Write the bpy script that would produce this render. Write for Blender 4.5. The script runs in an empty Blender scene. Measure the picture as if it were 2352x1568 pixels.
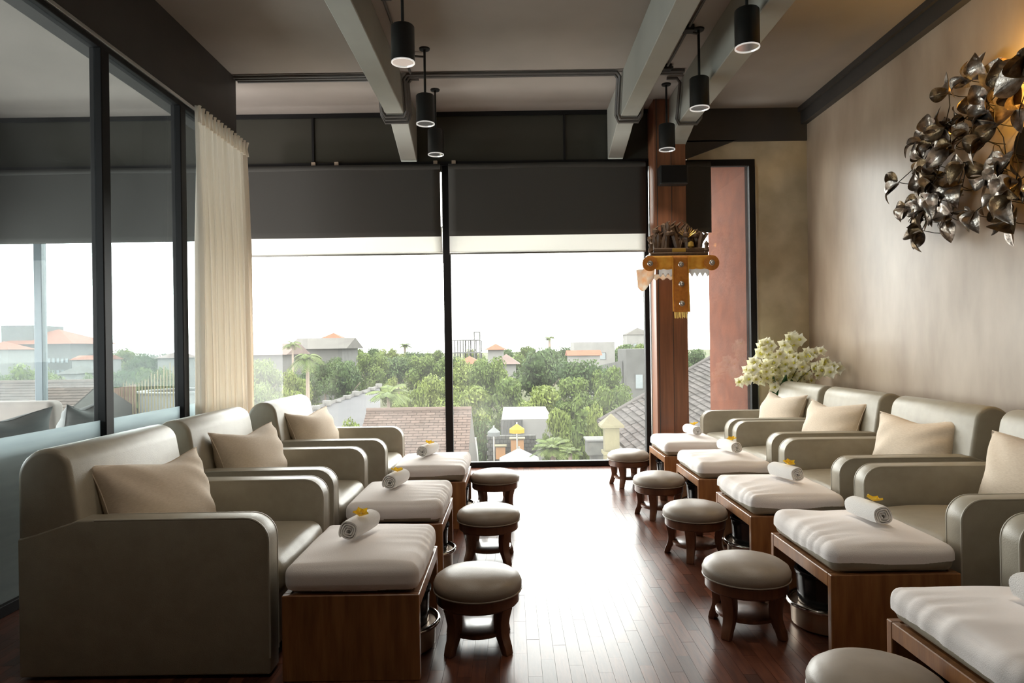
import bpy, bmesh, math, random
from mathutils import Vector, Matrix, Euler

# ------------------------------------------------------------------ camera
S = bpy.context.scene
COL = S.collection
F, CAM_H, ROLL, SY = 1568.0, 1.35, 0.0141, 12.3
cam_d = bpy.data.cameras.new('camera')
cam_d.sensor_width = 36.0
cam_d.lens = 36.0 * F / 2352.0
cam_d.shift_y = SY / 2352.0
cam_d.clip_start, cam_d.clip_end = 0.05, 3000
cam = bpy.data.objects.new('camera', cam_d)
COL.objects.link(cam)
cam.matrix_world = Matrix.Translation((0, 0, CAM_H)) @ Matrix.Rotation(math.pi / 2, 4, 'X') @ Matrix.Rotation(-ROLL, 4, 'Z')
S.camera = cam

# ------------------------------------------------------------------ sky and exposure
SKY = 9.0
w = bpy.data.worlds.new('overcast_sky')
S.world = w
w.use_nodes = True
bg = w.node_tree.nodes['Background']
bg.inputs['Color'].default_value = (1.0, 0.992, 0.975, 1)
bg.inputs['Strength'].default_value = SKY
S.view_settings.view_transform = 'Standard'
S.view_settings.look = 'None'
S.view_settings.gamma = 1.0
S.view_settings.use_curve_mapping = False
S.view_settings.exposure = 0.45
S.cycles.max_bounces = 12
S.cycles.diffuse_bounces = 6
S.cycles.glossy_bounces = 4
S.cycles.transparent_max_bounces = 16
S.cycles.sample_clamp_indirect = 12.0

def portal(name, loc, rot, sx, sy):
    d = bpy.data.lights.new(name, 'AREA')
    d.shape = 'RECTANGLE'; d.size = sx; d.size_y = sy
    d.cycles.is_portal = True
    o = bpy.data.objects.new(name, d); COL.objects.link(o)
    o.location = loc; o.rotation_euler = rot
portal('window_portal', (-1.65, 7.9, 1.3), (-math.pi / 2, 0, 0), 8.8, 2.6)
portal('terrace_portal', (-6.1, 4.0, 1.2), (-math.pi / 2, 0, math.pi / 2), 8.0, 2.8)

# ------------------------------------------------------------------ helpers
rnd = random.Random(7)
cr_, sr_ = math.cos(ROLL), math.sin(ROLL)
def at(px, py, D):
    """world point at distance D that the photograph shows at this pixel"""
    u, v = px - 1176.0, py - 784.0 - SY
    return Vector(((cr_ * u - sr_ * v) / F * D, D, CAM_H - (sr_ * u + cr_ * v) / F * D))

def srgb(r, g, b):
    def c(v):
        v /= 255.0
        return v / 12.92 if v <= 0.04045 else ((v + 0.055) / 1.055) ** 2.4
    return (c(r), c(g), c(b))

def mat(name, col, rough=0.6, metal=0.0, spec=0.5, var=None, var_scale=8.0, stretch=(1, 1, 1), bump=0.0, bump_scale=60.0,
        coords='Object', transl=0.0, emit=None, estr=1.0, coat=0.0, sheen=0.0, detail=4.0, island=None, objrand=None):
    """principled material; var = second colour mixed in by stretched noise"""
    m = bpy.data.materials.new(name); m.use_nodes = True
    nt = m.node_tree; n = nt.nodes; L = nt.links
    p = n['Principled BSDF']
    p.inputs['Base Color'].default_value = (*col, 1)
    p.inputs['Roughness'].default_value = rough
    p.inputs['Metallic'].default_value = metal
    p.inputs['Specular IOR Level'].default_value = spec
    if coat: p.inputs['Coat Weight'].default_value = coat; p.inputs['Coat Roughness'].default_value = 0.15
    if sheen: p.inputs['Sheen Weight'].default_value = sheen
    vec = None
    if var or bump:
        if coords == 'World':
            g = n.new('ShaderNodeNewGeometry'); src = g.outputs['Position']
        else:
            g = n.new('ShaderNodeTexCoord'); src = g.outputs[coords]
        mp = n.new('ShaderNodeMapping'); mp.inputs['Scale'].default_value = stretch
        L.new(src, mp.inputs['Vector']); vec = mp.outputs['Vector']
    cur = None
    if var:
        tx = n.new('ShaderNodeTexNoise'); tx.inputs['Scale'].default_value = var_scale; tx.inputs['Detail'].default_value = detail
        L.new(vec, tx.inputs['Vector'])
        rp = n.new('ShaderNodeValToRGB')
        rp.color_ramp.elements[0].position = 0.34; rp.color_ramp.elements[1].position = 0.66
        rp.color_ramp.elements[0].color = (*col, 1); rp.color_ramp.elements[1].color = (*var, 1)
        L.new(tx.outputs['Fac'], rp.inputs['Fac']); cur = rp.outputs['Color']
    if island or objrand:
        amt = island or objrand
        if island:
            gi = n.new('ShaderNodeNewGeometry'); out = gi.outputs['Random Per Island']
        else:
            gi = n.new('ShaderNodeObjectInfo'); out = gi.outputs['Random']
        hs = n.new('ShaderNodeHueSaturation')
        mr = n.new('ShaderNodeMapRange'); mr.inputs['To Min'].default_value = 1 - amt; mr.inputs['To Max'].default_value = 1 + amt
        L.new(out, mr.inputs['Value']); L.new(mr.outputs['Result'], hs.inputs['Value'])
        if cur: L.new(cur, hs.inputs['Color'])
        else: hs.inputs['Color'].default_value = (*col, 1)
        cur = hs.outputs['Color']
    if cur: L.new(cur, p.inputs['Base Color'])
    if bump:
        tb = n.new('ShaderNodeTexNoise'); tb.inputs['Scale'].default_value = bump_scale; tb.inputs['Detail'].default_value = 3
        L.new(vec, tb.inputs['Vector'])
        bp = n.new('ShaderNodeBump'); bp.inputs['Strength'].default_value = bump; bp.inputs['Distance'].default_value = 0.01
        L.new(tb.outputs['Fac'], bp.inputs['Height']); L.new(bp.outputs['Normal'], p.inputs['Normal'])
    if emit:
        p.inputs['Emission Color'].default_value = (*emit, 1); p.inputs['Emission Strength'].default_value = estr
    if transl:
        t = n.new('ShaderNodeBsdfTranslucent'); mx = n.new('ShaderNodeMixShader'); mx.inputs['Fac'].default_value = transl
        if cur: L.new(cur, t.inputs['Color'])
        else: t.inputs['Color'].default_value = (*col, 1)
        L.new(p.outputs['BSDF'], mx.inputs[1]); L.new(t.outputs['BSDF'], mx.inputs[2])
        L.new(mx.outputs['Shader'], n['Material Output'].inputs['Surface'])
    return m

def glass_mat(name, tint=(1, 1, 1), haze=0.05, ior=1.5, gain=1.0):
    m = bpy.data.materials.new(name); m.use_nodes = True
    nt = m.node_tree; n = nt.nodes; L = nt.links
    n.remove(n['Principled BSDF'])
    tr = n.new('ShaderNodeBsdfTransparent'); tr.inputs['Color'].default_value = (*tint, 1)
    tl = n.new('ShaderNodeBsdfTranslucent'); tl.inputs['Color'].default_value = (0.9, 0.9, 0.88, 1)
    gl = n.new('ShaderNodeBsdfGlossy'); gl.inputs['Roughness'].default_value = 0.01
    fr = n.new('ShaderNodeFresnel')
    # the same air-to-glass reflectance on both faces of a pane
    ge = n.new('ShaderNodeNewGeometry'); mi = n.new('ShaderNodeMapRange')
    mi.inputs['To Min'].default_value = ior; mi.inputs['To Max'].default_value = 1 / ior
    L.new(ge.outputs['Backfacing'], mi.inputs['Value']); L.new(mi.outputs['Result'], fr.inputs['IOR'])
    ml = n.new('ShaderNodeMath'); ml.operation = 'MULTIPLY'; ml.inputs[1].default_value = gain; ml.use_clamp = True
    L.new(fr.outputs['Fac'], ml.inputs[0])
    # uneven pale veil mixed in to imitate haze outside
    tc = n.new('ShaderNodeTexCoord'); tx = n.new('ShaderNodeTexNoise'); tx.inputs['Scale'].default_value = 1.3; tx.inputs['Detail'].default_value = 5
    L.new(tc.outputs['Object'], tx.inputs['Vector'])
    mr = n.new('ShaderNodeMapRange'); mr.inputs['From Min'].default_value = 0.3; mr.inputs['From Max'].default_value = 0.7
    mr.inputs['To Min'].default_value = haze * 0.5; mr.inputs['To Max'].default_value = haze * 1.5
    L.new(tx.outputs['Fac'], mr.inputs['Value'])
    m1 = n.new('ShaderNodeMixShader'); m2 = n.new('ShaderNodeMixShader')
    L.new(mr.outputs['Result'], m1.inputs['Fac']); L.new(tr.outputs[0], m1.inputs[1]); L.new(tl.outputs[0], m1.inputs[2])
    L.new(ml.outputs[0], m2.inputs['Fac']); L.new(m1.outputs[0], m2.inputs[1]); L.new(gl.outputs[0], m2.inputs[2])
    L.new(m2.outputs[0], n['Material Output'].inputs['Surface'])
    return m

class MB:
    """collects geometry for one mesh"""
    def __init__(self): self.v = []; self.f = []
    def add(self, vs, fs):
        o = len(self.v); self.v += [tuple(p) for p in vs]; self.f += [tuple(i + o for i in q) for q in fs]; return self
    def box(self, x0, x1, y0, y1, z0, z1):
        return self.add([(x0, y0, z0), (x1, y0, z0), (x1, y1, z0), (x0, y1, z0), (x0, y0, z1), (x1, y0, z1), (x1, y1, z1), (x0, y1, z1)],
                        [(0, 3, 2, 1), (4, 5, 6, 7), (0, 1, 5, 4), (1, 2, 6, 5), (2, 3, 7, 6), (3, 0, 4, 7)])
    def prism_xz(self, poly, y0, y1):
        """polygon in xz (counter-clockwise seen from -y) pushed along y"""
        n = len(poly)
        vs = [(x, y0, z) for x, z in poly] + [(x, y1, z) for x, z in poly]
        return self.add(vs, [tuple(range(n)), tuple(range(2 * n - 1, n - 1, -1))] + [(i, i + n, (i + 1) % n + n, (i + 1) % n) for i in range(n)])
    def prism_pts(self, pts, d):
        """planar loop of 3d points pushed along vector d"""
        n = len(pts); d = Vector(d); a = [Vector(p) for p in pts]
        return self.add(a + [p + d for p in a], [tuple(range(n)), tuple(range(2 * n - 1, n - 1, -1))] + [(i, i + n, (i + 1) % n + n, (i + 1) % n) for i in range(n)])
    def lathe(self, prof, n=24, c=(0, 0, 0), closed=False):
        vs = []; fs = []; k = len(prof)
        for i in range(n):
            a = 2 * math.pi * i / n
            for r, z in prof: vs.append((c[0] + r * math.cos(a), c[1] + r * math.sin(a), c[2] + z))
        for i in range(n):
            j = (i + 1) % n
            for q in range(k if closed else k - 1):
                r = (q + 1) % k
                fs.append((i * k + q, j * k + q, j * k + r, i * k + r))
        if not closed:
            fs.append(tuple(i * k for i in range(n - 1, -1, -1))); fs.append(tuple(i * k + k - 1 for i in range(n)))
        return self.add(vs, fs)
    def tube(self, pts, r, n=8, cap=True):
        pts = [Vector(p) for p in pts]; vs = []; fs = []; rad = r if isinstance(r, (list, tuple)) else [r] * len(pts)
        up = Vector((0, 0, 1)); prev = None
        for i, p in enumerate(pts):
            t = (pts[min(i + 1, len(pts) - 1)] - pts[max(i - 1, 0)]).normalized()
            if prev is None:
                a = t.cross(up) if abs(t.dot(up)) < 0.95 else t.cross(Vector((1, 0, 0)))
            else: a = prev - t * prev.dot(t)
            a.normalize(); prev = a; b = t.cross(a)
            for k in range(n):
                an = 2 * math.pi * k / n
                vs.append(p + (a * math.cos(an) + b * math.sin(an)) * rad[i])
        for i in range(len(pts) - 1):
            for k in range(n):
                fs.append((i * n + k, i * n + (k + 1) % n, (i + 1) * n + (k + 1) % n, (i + 1) * n + k))
        if cap: fs.append(tuple(range(n - 1, -1, -1))); fs.append(tuple((len(pts) - 1) * n + k for k in range(n)))
        return self.add(vs, fs)
    def grid(self, fn, nu, nv, wrap_u=False):
        vs = [fn(i / nu, j / nv) for i in range(nu if wrap_u else nu + 1) for j in range(nv + 1)]
        fs = []
        for i in range(nu):
            i2 = (i + 1) % nu if wrap_u else i + 1
            for j in range(nv):
                fs.append((i * (nv + 1) + j, i2 * (nv + 1) + j, i2 * (nv + 1) + j + 1, i * (nv + 1) + j + 1))
        return self.add(vs, fs)
    def puff(self, hx, hy, hz, r, c=(0, 0, 0), crown=0.0, belly=0.0, fn=None, n=7):
        """soft box: rounded by r, top crowned, sides bulged; fn(p) may displace"""
        def ts(h):
            k = min(0.95, r / h)
            e = [1 - k + k * q / 4 for q in range(5)]
            inner = [-(1 - k) + 2 * (1 - k) * q / n for q in range(1, n)]
            return sorted([-x for x in e] + inner + e)
        T = [ts(hx), ts(hy), ts(hz)]; H = (hx, hy, hz)
        idx = {}; vs = []; fs = []
        def vert(p):
            key = tuple(round(x, 5) for x in p)
            if key in idx: return idx[key]
            q = [p[a] * H[a] for a in range(3)]
            inn = [max(-(H[a] - r), min(H[a] - r, q[a])) for a in range(3)]
            d = Vector([q[a] - inn[a] for a in range(3)])
            if d.length > 1e-9: d = d.normalized() * r
            w_ = Vector(inn) + d
            u, v, s = p
            if s > -0.999: w_.z += crown * (1 - u * u) * (1 - v * v) * (s + 1) / 2
            bz = (1 - s * s) * belly
            w_.x += bz * u * (1 - v * v); w_.y += bz * v * (1 - u * u)
            w_ += Vector(c)
            if fn: w_ = fn(w_, p)
            idx[key] = len(vs); vs.append(w_); return idx[key]
        for ax in range(3):
            a, b = (ax + 1) % 3, (ax + 2) % 3
            for sg in (-1, 1):
                for i in range(len(T[a]) - 1):
                    for j in range(len(T[b]) - 1):
                        q = []
                        for (ii, jj) in ((i, j), (i + 1, j), (i + 1, j + 1), (i, j + 1)):
                            p = [0, 0, 0]; p[ax] = sg; p[a] = T[a][ii]; p[b] = T[b][jj]; q.append(vert(tuple(p)))
                        fs.append(tuple(q) if sg > 0 else tuple(reversed(q)))
        return self.add(vs, fs)
    def mesh(self, name, bevel=0.0, seg=2, smooth=False, weld=False):
        me = bpy.data.meshes.new(name); me.from_pydata(self.v, [], self.f)
        if bevel or weld:
            bm = bmesh.new(); bm.from_mesh(me)
            if weld: bmesh.ops.remove_doubles(bm, verts=bm.verts, dist=1e-5)
            if bevel:
                es = [e for e in bm.edges if len(e.link_faces) == 2 and e.calc_face_angle(0) > 0.6]
                bmesh.ops.bevel(bm, geom=es, offset=bevel, segments=seg, affect='EDGES', profile=0.5, clamp_overlap=True)
            bm.to_mesh(me); bm.free()
        if smooth:
            me.polygons.foreach_set('use_smooth', [True] * len(me.polygons))
            if smooth != 'all':
                try: me.set_sharp_from_angle(angle=math.radians(40))
                except Exception: pass
        return me
    def build(self, name, material, parent=None, bevel=0.0, seg=2, smooth=False, loc=None, weld=False, solid=0.0):
        me = self.mesh(name, bevel, seg, smooth, weld)
        me.materials.append(M[material] if isinstance(material, str) else material)
        return link(name, me, parent, loc, solid)

def link(name, me, parent=None, loc=None, solid=0.0):
    o = bpy.data.objects.new(name, me); COL.objects.link(o)
    if parent: o.parent = parent
    if loc is not None: o.location = loc
    if solid:
        s = o.modifiers.new('thick', 'SOLIDIFY'); s.thickness = solid; s.offset = 0
    return o
def tag(o, label, cat, group=None, kind=None):
    o['label'] = label; o['category'] = cat
    if group: o['group'] = group
    if kind: o['kind'] = kind
    return o
def thing(name, label, cat, loc=(0, 0, 0), rz=0.0, group=None):
    o = bpy.data.objects.new(name, None); COL.objects.link(o)
    o.location = loc; o.rotation_euler = (0, 0, rz); o.empty_display_size = 0.1
    return tag(o, label, cat, group)
def struct(o, label=None):
    o['kind'] = 'structure'
    if label: o['label'] = label
    return o
def copy_tree(o, parent=None):
    c = o.copy(); COL.objects.link(c); c.parent = parent
    for ch in o.children: copy_tree(ch, c)
    return c
def clone(o, label, loc, rz=0.0, scale=None):
    c = copy_tree(o); c['label'] = label; c.location = loc; c.rotation_euler = (0, 0, rz)
    if scale: c.scale = scale if isinstance(scale, (tuple, list)) else (scale,) * 3
    return c
def arc(cx, cz, r, a0, a1, n):
    return [(cx + r * math.cos(math.radians(a0 + (a1 - a0) * i / n)), cz + r * math.sin(math.radians(a0 + (a1 - a0) * i / n))) for i in range(n + 1)]

# ------------------------------------------------------------------ materials
M = {}
M['ceiling'] = mat('ceiling_paint', (0.30, 0.255, 0.222), 0.75, var=(0.255, 0.218, 0.19), var_scale=1.2, coords='World')
M['beam'] = mat('beam_paint', (0.33, 0.325, 0.285), 0.6, var=(0.30, 0.295, 0.26), var_scale=3, coords='World')
M['dark_paint'] = mat('dark_paint', (0.050, 0.044, 0.040), 0.55, var=(0.042, 0.037, 0.034), var_scale=3, coords='World')
M['plaster'] = mat('polished_plaster', (0.50, 0.395, 0.295), 0.36, var=(0.36, 0.265, 0.19), var_scale=1.6, stretch=(2.0, 2.0, 0.7), bump=0.05, bump_scale=5, coords='World', detail=10, spec=0.8)
M['plaster_back'] = mat('mottled_cement', (0.64, 0.54, 0.385), 0.55, var=(0.46, 0.38, 0.255), var_scale=3.5, bump=0.12, bump_scale=12, coords='World', detail=8)
M['backwall'] = mat('back_wall_paint', (0.40, 0.34, 0.28), 0.7, var=(0.36, 0.31, 0.25), var_scale=2, coords='World')
M['terracotta'] = mat('terracotta_render', (0.080, 0.024, 0.011), 0.95, var=(0.058, 0.017, 0.008), var_scale=5, bump=0.3, bump_scale=40, coords='World', detail=6, spec=0.05)
M['frame'] = mat('black_metal_frame', (0.011, 0.010, 0.010), 0.55, 0.0, spec=0.2)
M['steel'] = mat('brushed_steel', (0.55, 0.54, 0.52), 0.3, 1.0)
M['chrome'] = mat('chrome', (0.75, 0.74, 0.72), 0.12, 1.0)
M['glass'] = glass_mat('window_glass', (0.97, 0.985, 0.97), 0.013, 1.5, 0.5)
M['glass_side'] = glass_mat('side_glass', (0.74, 0.79, 0.80), 0.006, 1.5, 0.12)
M['film'] = mat('frosted_film', (0.78, 0.83, 0.83), 0.5, transl=0.8, var=(0.72, 0.77, 0.78), var_scale=3, stretch=(1, 1, 9))
M['transom'] = mat('smoked_glass', (0.042, 0.040, 0.031), 0.15, 0.0, spec=0.4)
M['blind'] = mat('dark_blind_fabric', (0.064, 0.061, 0.055), 0.85, transl=0.02, bump=0.15, bump_scale=400, spec=0.2)
M['sheer'] = mat('sheer_blind_fabric', (0.80, 0.79, 0.76), 0.8, transl=0.45)
M['curtain'] = mat('cream_curtain', (0.965, 0.925, 0.87), 0.85, transl=0.55, var=(0.94, 0.89, 0.82), var_scale=4, stretch=(20, 20, 0.3), sheen=0.2)
M['leather'] = mat('grey_olive_leather', (0.36, 0.325, 0.255), 0.40, var=(0.325, 0.29, 0.225), var_scale=14, bump=0.10, bump_scale=220, spec=0.45)
M['piping'] = mat('leather_piping', (0.44, 0.41, 0.34), 0.45)
M['stool_leather'] = mat('taupe_leather', (0.30, 0.25, 0.20), 0.40, var=(0.27, 0.225, 0.18), var_scale=14, bump=0.08, bump_scale=240)
M['linen'] = mat('beige_linen', (0.82, 0.70, 0.565), 0.9, var=(0.72, 0.60, 0.47), var_scale=60, stretch=(1, 1, 6), bump=0.3, bump_scale=300, sheen=0.2)
M['linen_dark'] = mat('beige_linen_seam', (0.40, 0.32, 0.24), 0.9)
M['wood'] = mat('warm_teak', (0.34, 0.15, 0.052), 0.36, var=(0.21, 0.085, 0.030), var_scale=5, stretch=(6, 6, 0.7), bump=0.06, bump_scale=30, detail=6)
M['stool_wood'] = mat('red_brown_wood', (0.16, 0.065, 0.032), 0.32, var=(0.105, 0.042, 0.022), var_scale=8, stretch=(5, 5, 0.8), coat=0.3)
M['column'] = mat('column_cladding', (0.27, 0.105, 0.05), 0.42, var=(0.17, 0.068, 0.035), var_scale=4, stretch=(7, 7, 0.4), coords='World', coat=0.15)
M['plank'] = mat('merbau_plank', (0.115, 0.040, 0.021), 0.29, var=(0.065, 0.021, 0.012), var_scale=7, stretch=(9, 1.0, 1), coords='World', objrand=0.45, bump=0.03, bump_scale=26, spec=0.55)
M['plank_rest'] = mat('merbau_plank_rest', (0.115, 0.040, 0.021), 0.29, var=(0.065, 0.021, 0.012), var_scale=7, stretch=(9, 1.0, 1), coords='World', island=0.45, bump=0.03, bump_scale=26, spec=0.55)
M['subfloor'] = mat('floor_gap', (0.02, 0.009, 0.006), 0.7)
M['terry'] = mat('white_terry', (0.90, 0.88, 0.86), 0.95, bump=0.5, bump_scale=260, sheen=0.2)
M['sheet'] = mat('white_cotton', (0.87, 0.82, 0.80), 0.9, bump=0.15, bump_scale=300)
M['petal_yellow'] = mat('yellow_petal', (0.90, 0.60, 0.03), 0.5, transl=0.2)
M['petal_pale'] = mat('pale_petal', (0.93, 0.83, 0.40), 0.5, transl=0.2)
M['black_pail'] = mat('black_pail', (0.012, 0.012, 0.013), 0.18, spec=0.6)
M['tan_metal'] = mat('tan_metal', (0.50, 0.38, 0.28), 0.3, 0.7)
M['lamp_black'] = mat('lamp_black', (0.014, 0.014, 0.013), 0.4)
M['reflector'] = mat('lamp_reflector', (0.85, 0.85, 0.83), 0.12, 1.0, emit=(1.0, 0.96, 0.88), estr=0.04)
M['bulb'] = mat('lamp_bulb', (0.9, 0.9, 0.9), 0.3, emit=(1.0, 0.93, 0.82), estr=6.0)
M['lamp_rim'] = mat('lamp_rim', (0.8, 0.8, 0.78), 0.25, 0.9, emit=(1.0, 0.97, 0.92), estr=0.35)
M['conduit'] = mat('painted_conduit', (0.075, 0.066, 0.06), 0.5)
M['orchid'] = mat('orchid_petal', (0.90, 0.87, 0.58), 0.55, transl=0.3, var=(0.95, 0.93, 0.82), var_scale=25)
M['orchid_mid'] = mat('orchid_centre', (0.62, 0.58, 0.08), 0.5)
M['leaf_green'] = mat('orchid_leaf', (0.025, 0.095, 0.025), 0.35)
M['stem'] = mat('orchid_stem', (0.14, 0.13, 0.04), 0.5)
M['vase'] = mat('dark_vase', (0.05, 0.04, 0.035), 0.3)
M['art_leaf'] = mat('aged_silver_leaf', (0.15, 0.115, 0.09), 0.30, 0.9, var=(0.62, 0.55, 0.49), var_scale=16, bump=0.3, bump_scale=60, detail=6)
M['art_bronze'] = mat('bronze_leaf', (0.06, 0.042, 0.028), 0.34, 0.9, var=(0.26, 0.18, 0.10), var_scale=16, bump=0.3, bump_scale=60, detail=6)
M['art_wire'] = mat('dark_wire', (0.03, 0.025, 0.02), 0.4, 0.8)
M['gold_cloth'] = mat('golden_cloth', (0.72, 0.32, 0.03), 0.7, var=(0.80, 0.42, 0.05), var_scale=20, transl=0.2)
M['orange_cloth'] = mat('orange_cloth', (0.62, 0.23, 0.03), 0.7, var=(0.50, 0.17, 0.02), var_scale=30, transl=0.15)
M['pale_cloth'] = mat('pale_peach_cloth', (0.86, 0.62, 0.42), 0.8, var=(0.9, 0.86, 0.8), var_scale=14, transl=0.45)
M['lace'] = mat('white_lace', (0.86, 0.85, 0.84), 0.8, transl=0.4)
M['carving'] = mat('carved_dark_wood', (0.075, 0.04, 0.022), 0.5, var=(0.13, 0.07, 0.03), var_scale=40)
M['gilt'] = mat('gilt', (0.65, 0.42, 0.10), 0.35, 0.7)
M['terrace_fabric'] = mat('pale_grey_fabric', (0.40, 0.39, 0.375), 0.9, var=(0.34, 0.335, 0.325), var_scale=3, stretch=(1, 1, 9), bump=0.2, bump_scale=20)
M['terrace_beige'] = mat('greige_fabric', (0.42, 0.36, 0.32), 0.9, var=(0.36, 0.31, 0.28), var_scale=5)
M['terrace_floor'] = mat('terrace_stone', (0.075, 0.068, 0.062), 0.8, var=(0.06, 0.054, 0.05), var_scale=5, coords='World', spec=0.2)
# outside
M['ground'] = mat('dry_grass_ground', (0.026, 0.034, 0.012), 0.95, var=(0.045, 0.045, 0.024), var_scale=0.05, coords='World', spec=0.08)
def leafmat(name, a, b):
    return mat(name, a, 0.7, var=b, var_scale=0.5, coords='World', island=0.35, transl=0.3, spec=0.2)
M['foliage_a'] = leafmat('foliage_mid', (0.037, 0.059, 0.011), (0.061, 0.083, 0.018))
M['foliage_b'] = leafmat('foliage_dark', (0.022, 0.042, 0.012), (0.038, 0.059, 0.017))
M['foliage_c'] = leafmat('foliage_light', (0.064, 0.086, 0.017), (0.089, 0.107, 0.027))
M['foliage_palm'] = leafmat('palm_green', (0.042, 0.064, 0.014), (0.062, 0.08, 0.02))
M['bark'] = mat('bark', (0.13, 0.10, 0.08), 0.9)
M['shingle_pink'] = mat('pinkish_shingle', (0.058, 0.042, 0.035), 0.85, island=0.2, var=(0.046, 0.033, 0.028), var_scale=1.5, coords='World', spec=0.08)
M['shingle_grey'] = mat('grey_shingle', (0.036, 0.032, 0.031), 0.85, island=0.25, var=(0.029, 0.026, 0.024), var_scale=1.5, coords='World', spec=0.08)
M['shingle_red'] = mat('orange_tile', (0.115, 0.040, 0.022), 0.8, var=(0.090, 0.031, 0.017), var_scale=1.0, coords='World', spec=0.08)
M['roof_pinkgrey'] = mat('faded_roof', (0.076, 0.054, 0.048), 0.85, var=(0.065, 0.048, 0.042), var_scale=0.5, coords='World', spec=0.08)
M['roof_grey'] = mat('weathered_grey_roof', (0.050, 0.048, 0.043), 0.85, var=(0.042, 0.039, 0.036), var_scale=0.5, coords='World', spec=0.08)
M['white_wall'] = mat('white_render', (0.122, 0.119, 0.114), 0.85, var=(0.108, 0.105, 0.101), var_scale=0.6, coords='World', spec=0.08)
M['concrete'] = mat('bare_concrete', (0.061, 0.061, 0.059), 0.85, var=(0.052, 0.052, 0.050), var_scale=0.8, coords='World', spec=0.08)
M['asphalt'] = mat('grey_sheet_roof', (0.036, 0.036, 0.038), 0.8, var=(0.03, 0.03, 0.032), var_scale=0.4, coords='World', spec=0.08)
M['window_dark'] = mat('dark_pane', (0.07, 0.085, 0.09), 0.2)
M['stone_dark'] = mat('dark_stone', (0.030, 0.030, 0.028), 0.9, var=(0.048, 0.048, 0.043), var_scale=3, coords='World', spec=0.08)
M['parasol_white'] = mat('white_canvas', (0.158, 0.158, 0.155), 0.8, spec=0.08)
M['parasol_yellow'] = mat('yellow_canvas', (0.240, 0.135, 0.012), 0.8, spec=0.08)
M['parasol_grey'] = mat('grey_canvas', (0.072, 0.076, 0.076), 0.8, spec=0.08)
M['orange_paint'] = mat('orange_paint', (0.15, 0.07, 0.022), 0.7)
M['cream_stone'] = mat('cream_stone', (0.086, 0.078, 0.050), 0.85, var=(0.072, 0.065, 0.043), var_scale=4, coords='World', spec=0.08)
M['bamboo'] = mat('bamboo_pole', (0.108, 0.083, 0.043), 0.7, spec=0.08)
M['bamboo_red'] = mat('red_brown_screen', (0.094, 0.047, 0.029), 0.8, spec=0.08)

# ------------------------------------------------------------------ room shell
XL, XR, YF, YB, ZC = -2.643, 3.345, 7.69, -2.6, 3.99
ZH, ZS, ZR = 3.39, 2.586, 2.408
GZ0 = -8.0
M1, M2, M3 = -0.7155, 1.54, 2.725

fl = struct(MB().box(XL - 0.05, XR + 0.15, YB, YF + 0.05, -0.25, -0.013).build('floor', 'subfloor'), 'dark red-brown polished strip wood floor')
PW, PL = 0.0585, 0.352
def plank_mesh(L_):
    b = MB().box(-PW / 2 + 0.0005, PW / 2 - 0.0005, -L_ / 2 + 0.0006, L_ / 2 - 0.0006, -0.013, 0.0)
    me = b.mesh('floor_plank'); me.materials.append(M['plank']); return me
pm = plank_mesh(PL)
rest = MB()
ncol = int((XR - XL) / PW) + 1
pr = random.Random(3)
cells = []
for i in range(ncol):
    x = XL + (i + 0.5) * PW
    if x + PW / 2 > XR: continue
    off = (i * 2 % 5) * PL / 5 + pr.uniform(-0.02, 0.02)
    k = 0
    y = 0.9 + off - PL
    while y < YF:
        y0, y1 = max(y, 0.9), min(y + PL, YF)
        if y1 - y0 > 0.02: cells.append((x, y0, y1))
        y += PL
single = [c for c in cells if -0.34 < c[0] < 1.30 and 2.72 < c[1] < 6.1 and abs(c[2] - c[1] - PL) < 1e-6]
single = sorted(single, key=lambda c: c[1])[:298]
sset = set(single)
for (x, y0, y1) in single:
    o = link('floor_plank', pm, fl, (x, (y0 + y1) / 2, pr.uniform(-0.0006, 0.0)))
    o.rotation_euler = (pr.gauss(0, 0.0008), pr.gauss(0, 0.0018), 0)
for c in cells:
    if c in sset: continue
    x, y0, y1 = c; t = pr.gauss(0, 0.0001)
    rest.box(x - PW / 2 + 0.0005, x + PW / 2 - 0.0005, y0 + 0.0006, y1 - 0.0006, -0.013, 0.0 + t)
ro = rest.build('floor_plank_field', 'plank_rest', fl); ro['kind'] = 'stuff'
MB().box(XL, XR, YB, 0.9, -0.013, 0.0).build('floor_rear', 'plank_rest', fl)

struct(MB().box(-6.05, XR + 0.2, YB, YF + 0.6, ZC, ZC + 0.2).build('ceiling', 'ceiling'), 'grey-brown painted ceiling slab')
wr = struct(MB().box(XR, XR + 0.18, YB, YF + 0.3, 0, ZC).build('wall_right', 'plaster'), 'beige polished plaster wall on the right')
struct(MB().box(-6.05, XR + 0.18, YB - 0.15, YB, 0, ZC).build('wall_rear', 'backwall'), 'wall behind the viewpoint')
struct(MB().box(XL - 0.1, XL, YB, 2.5, 0, ZC).build('wall_light_block', 'backwall'), 'unseen solid wall added before the glass on the left')  # unseen wall put here to keep side light off the near chairs
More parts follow.
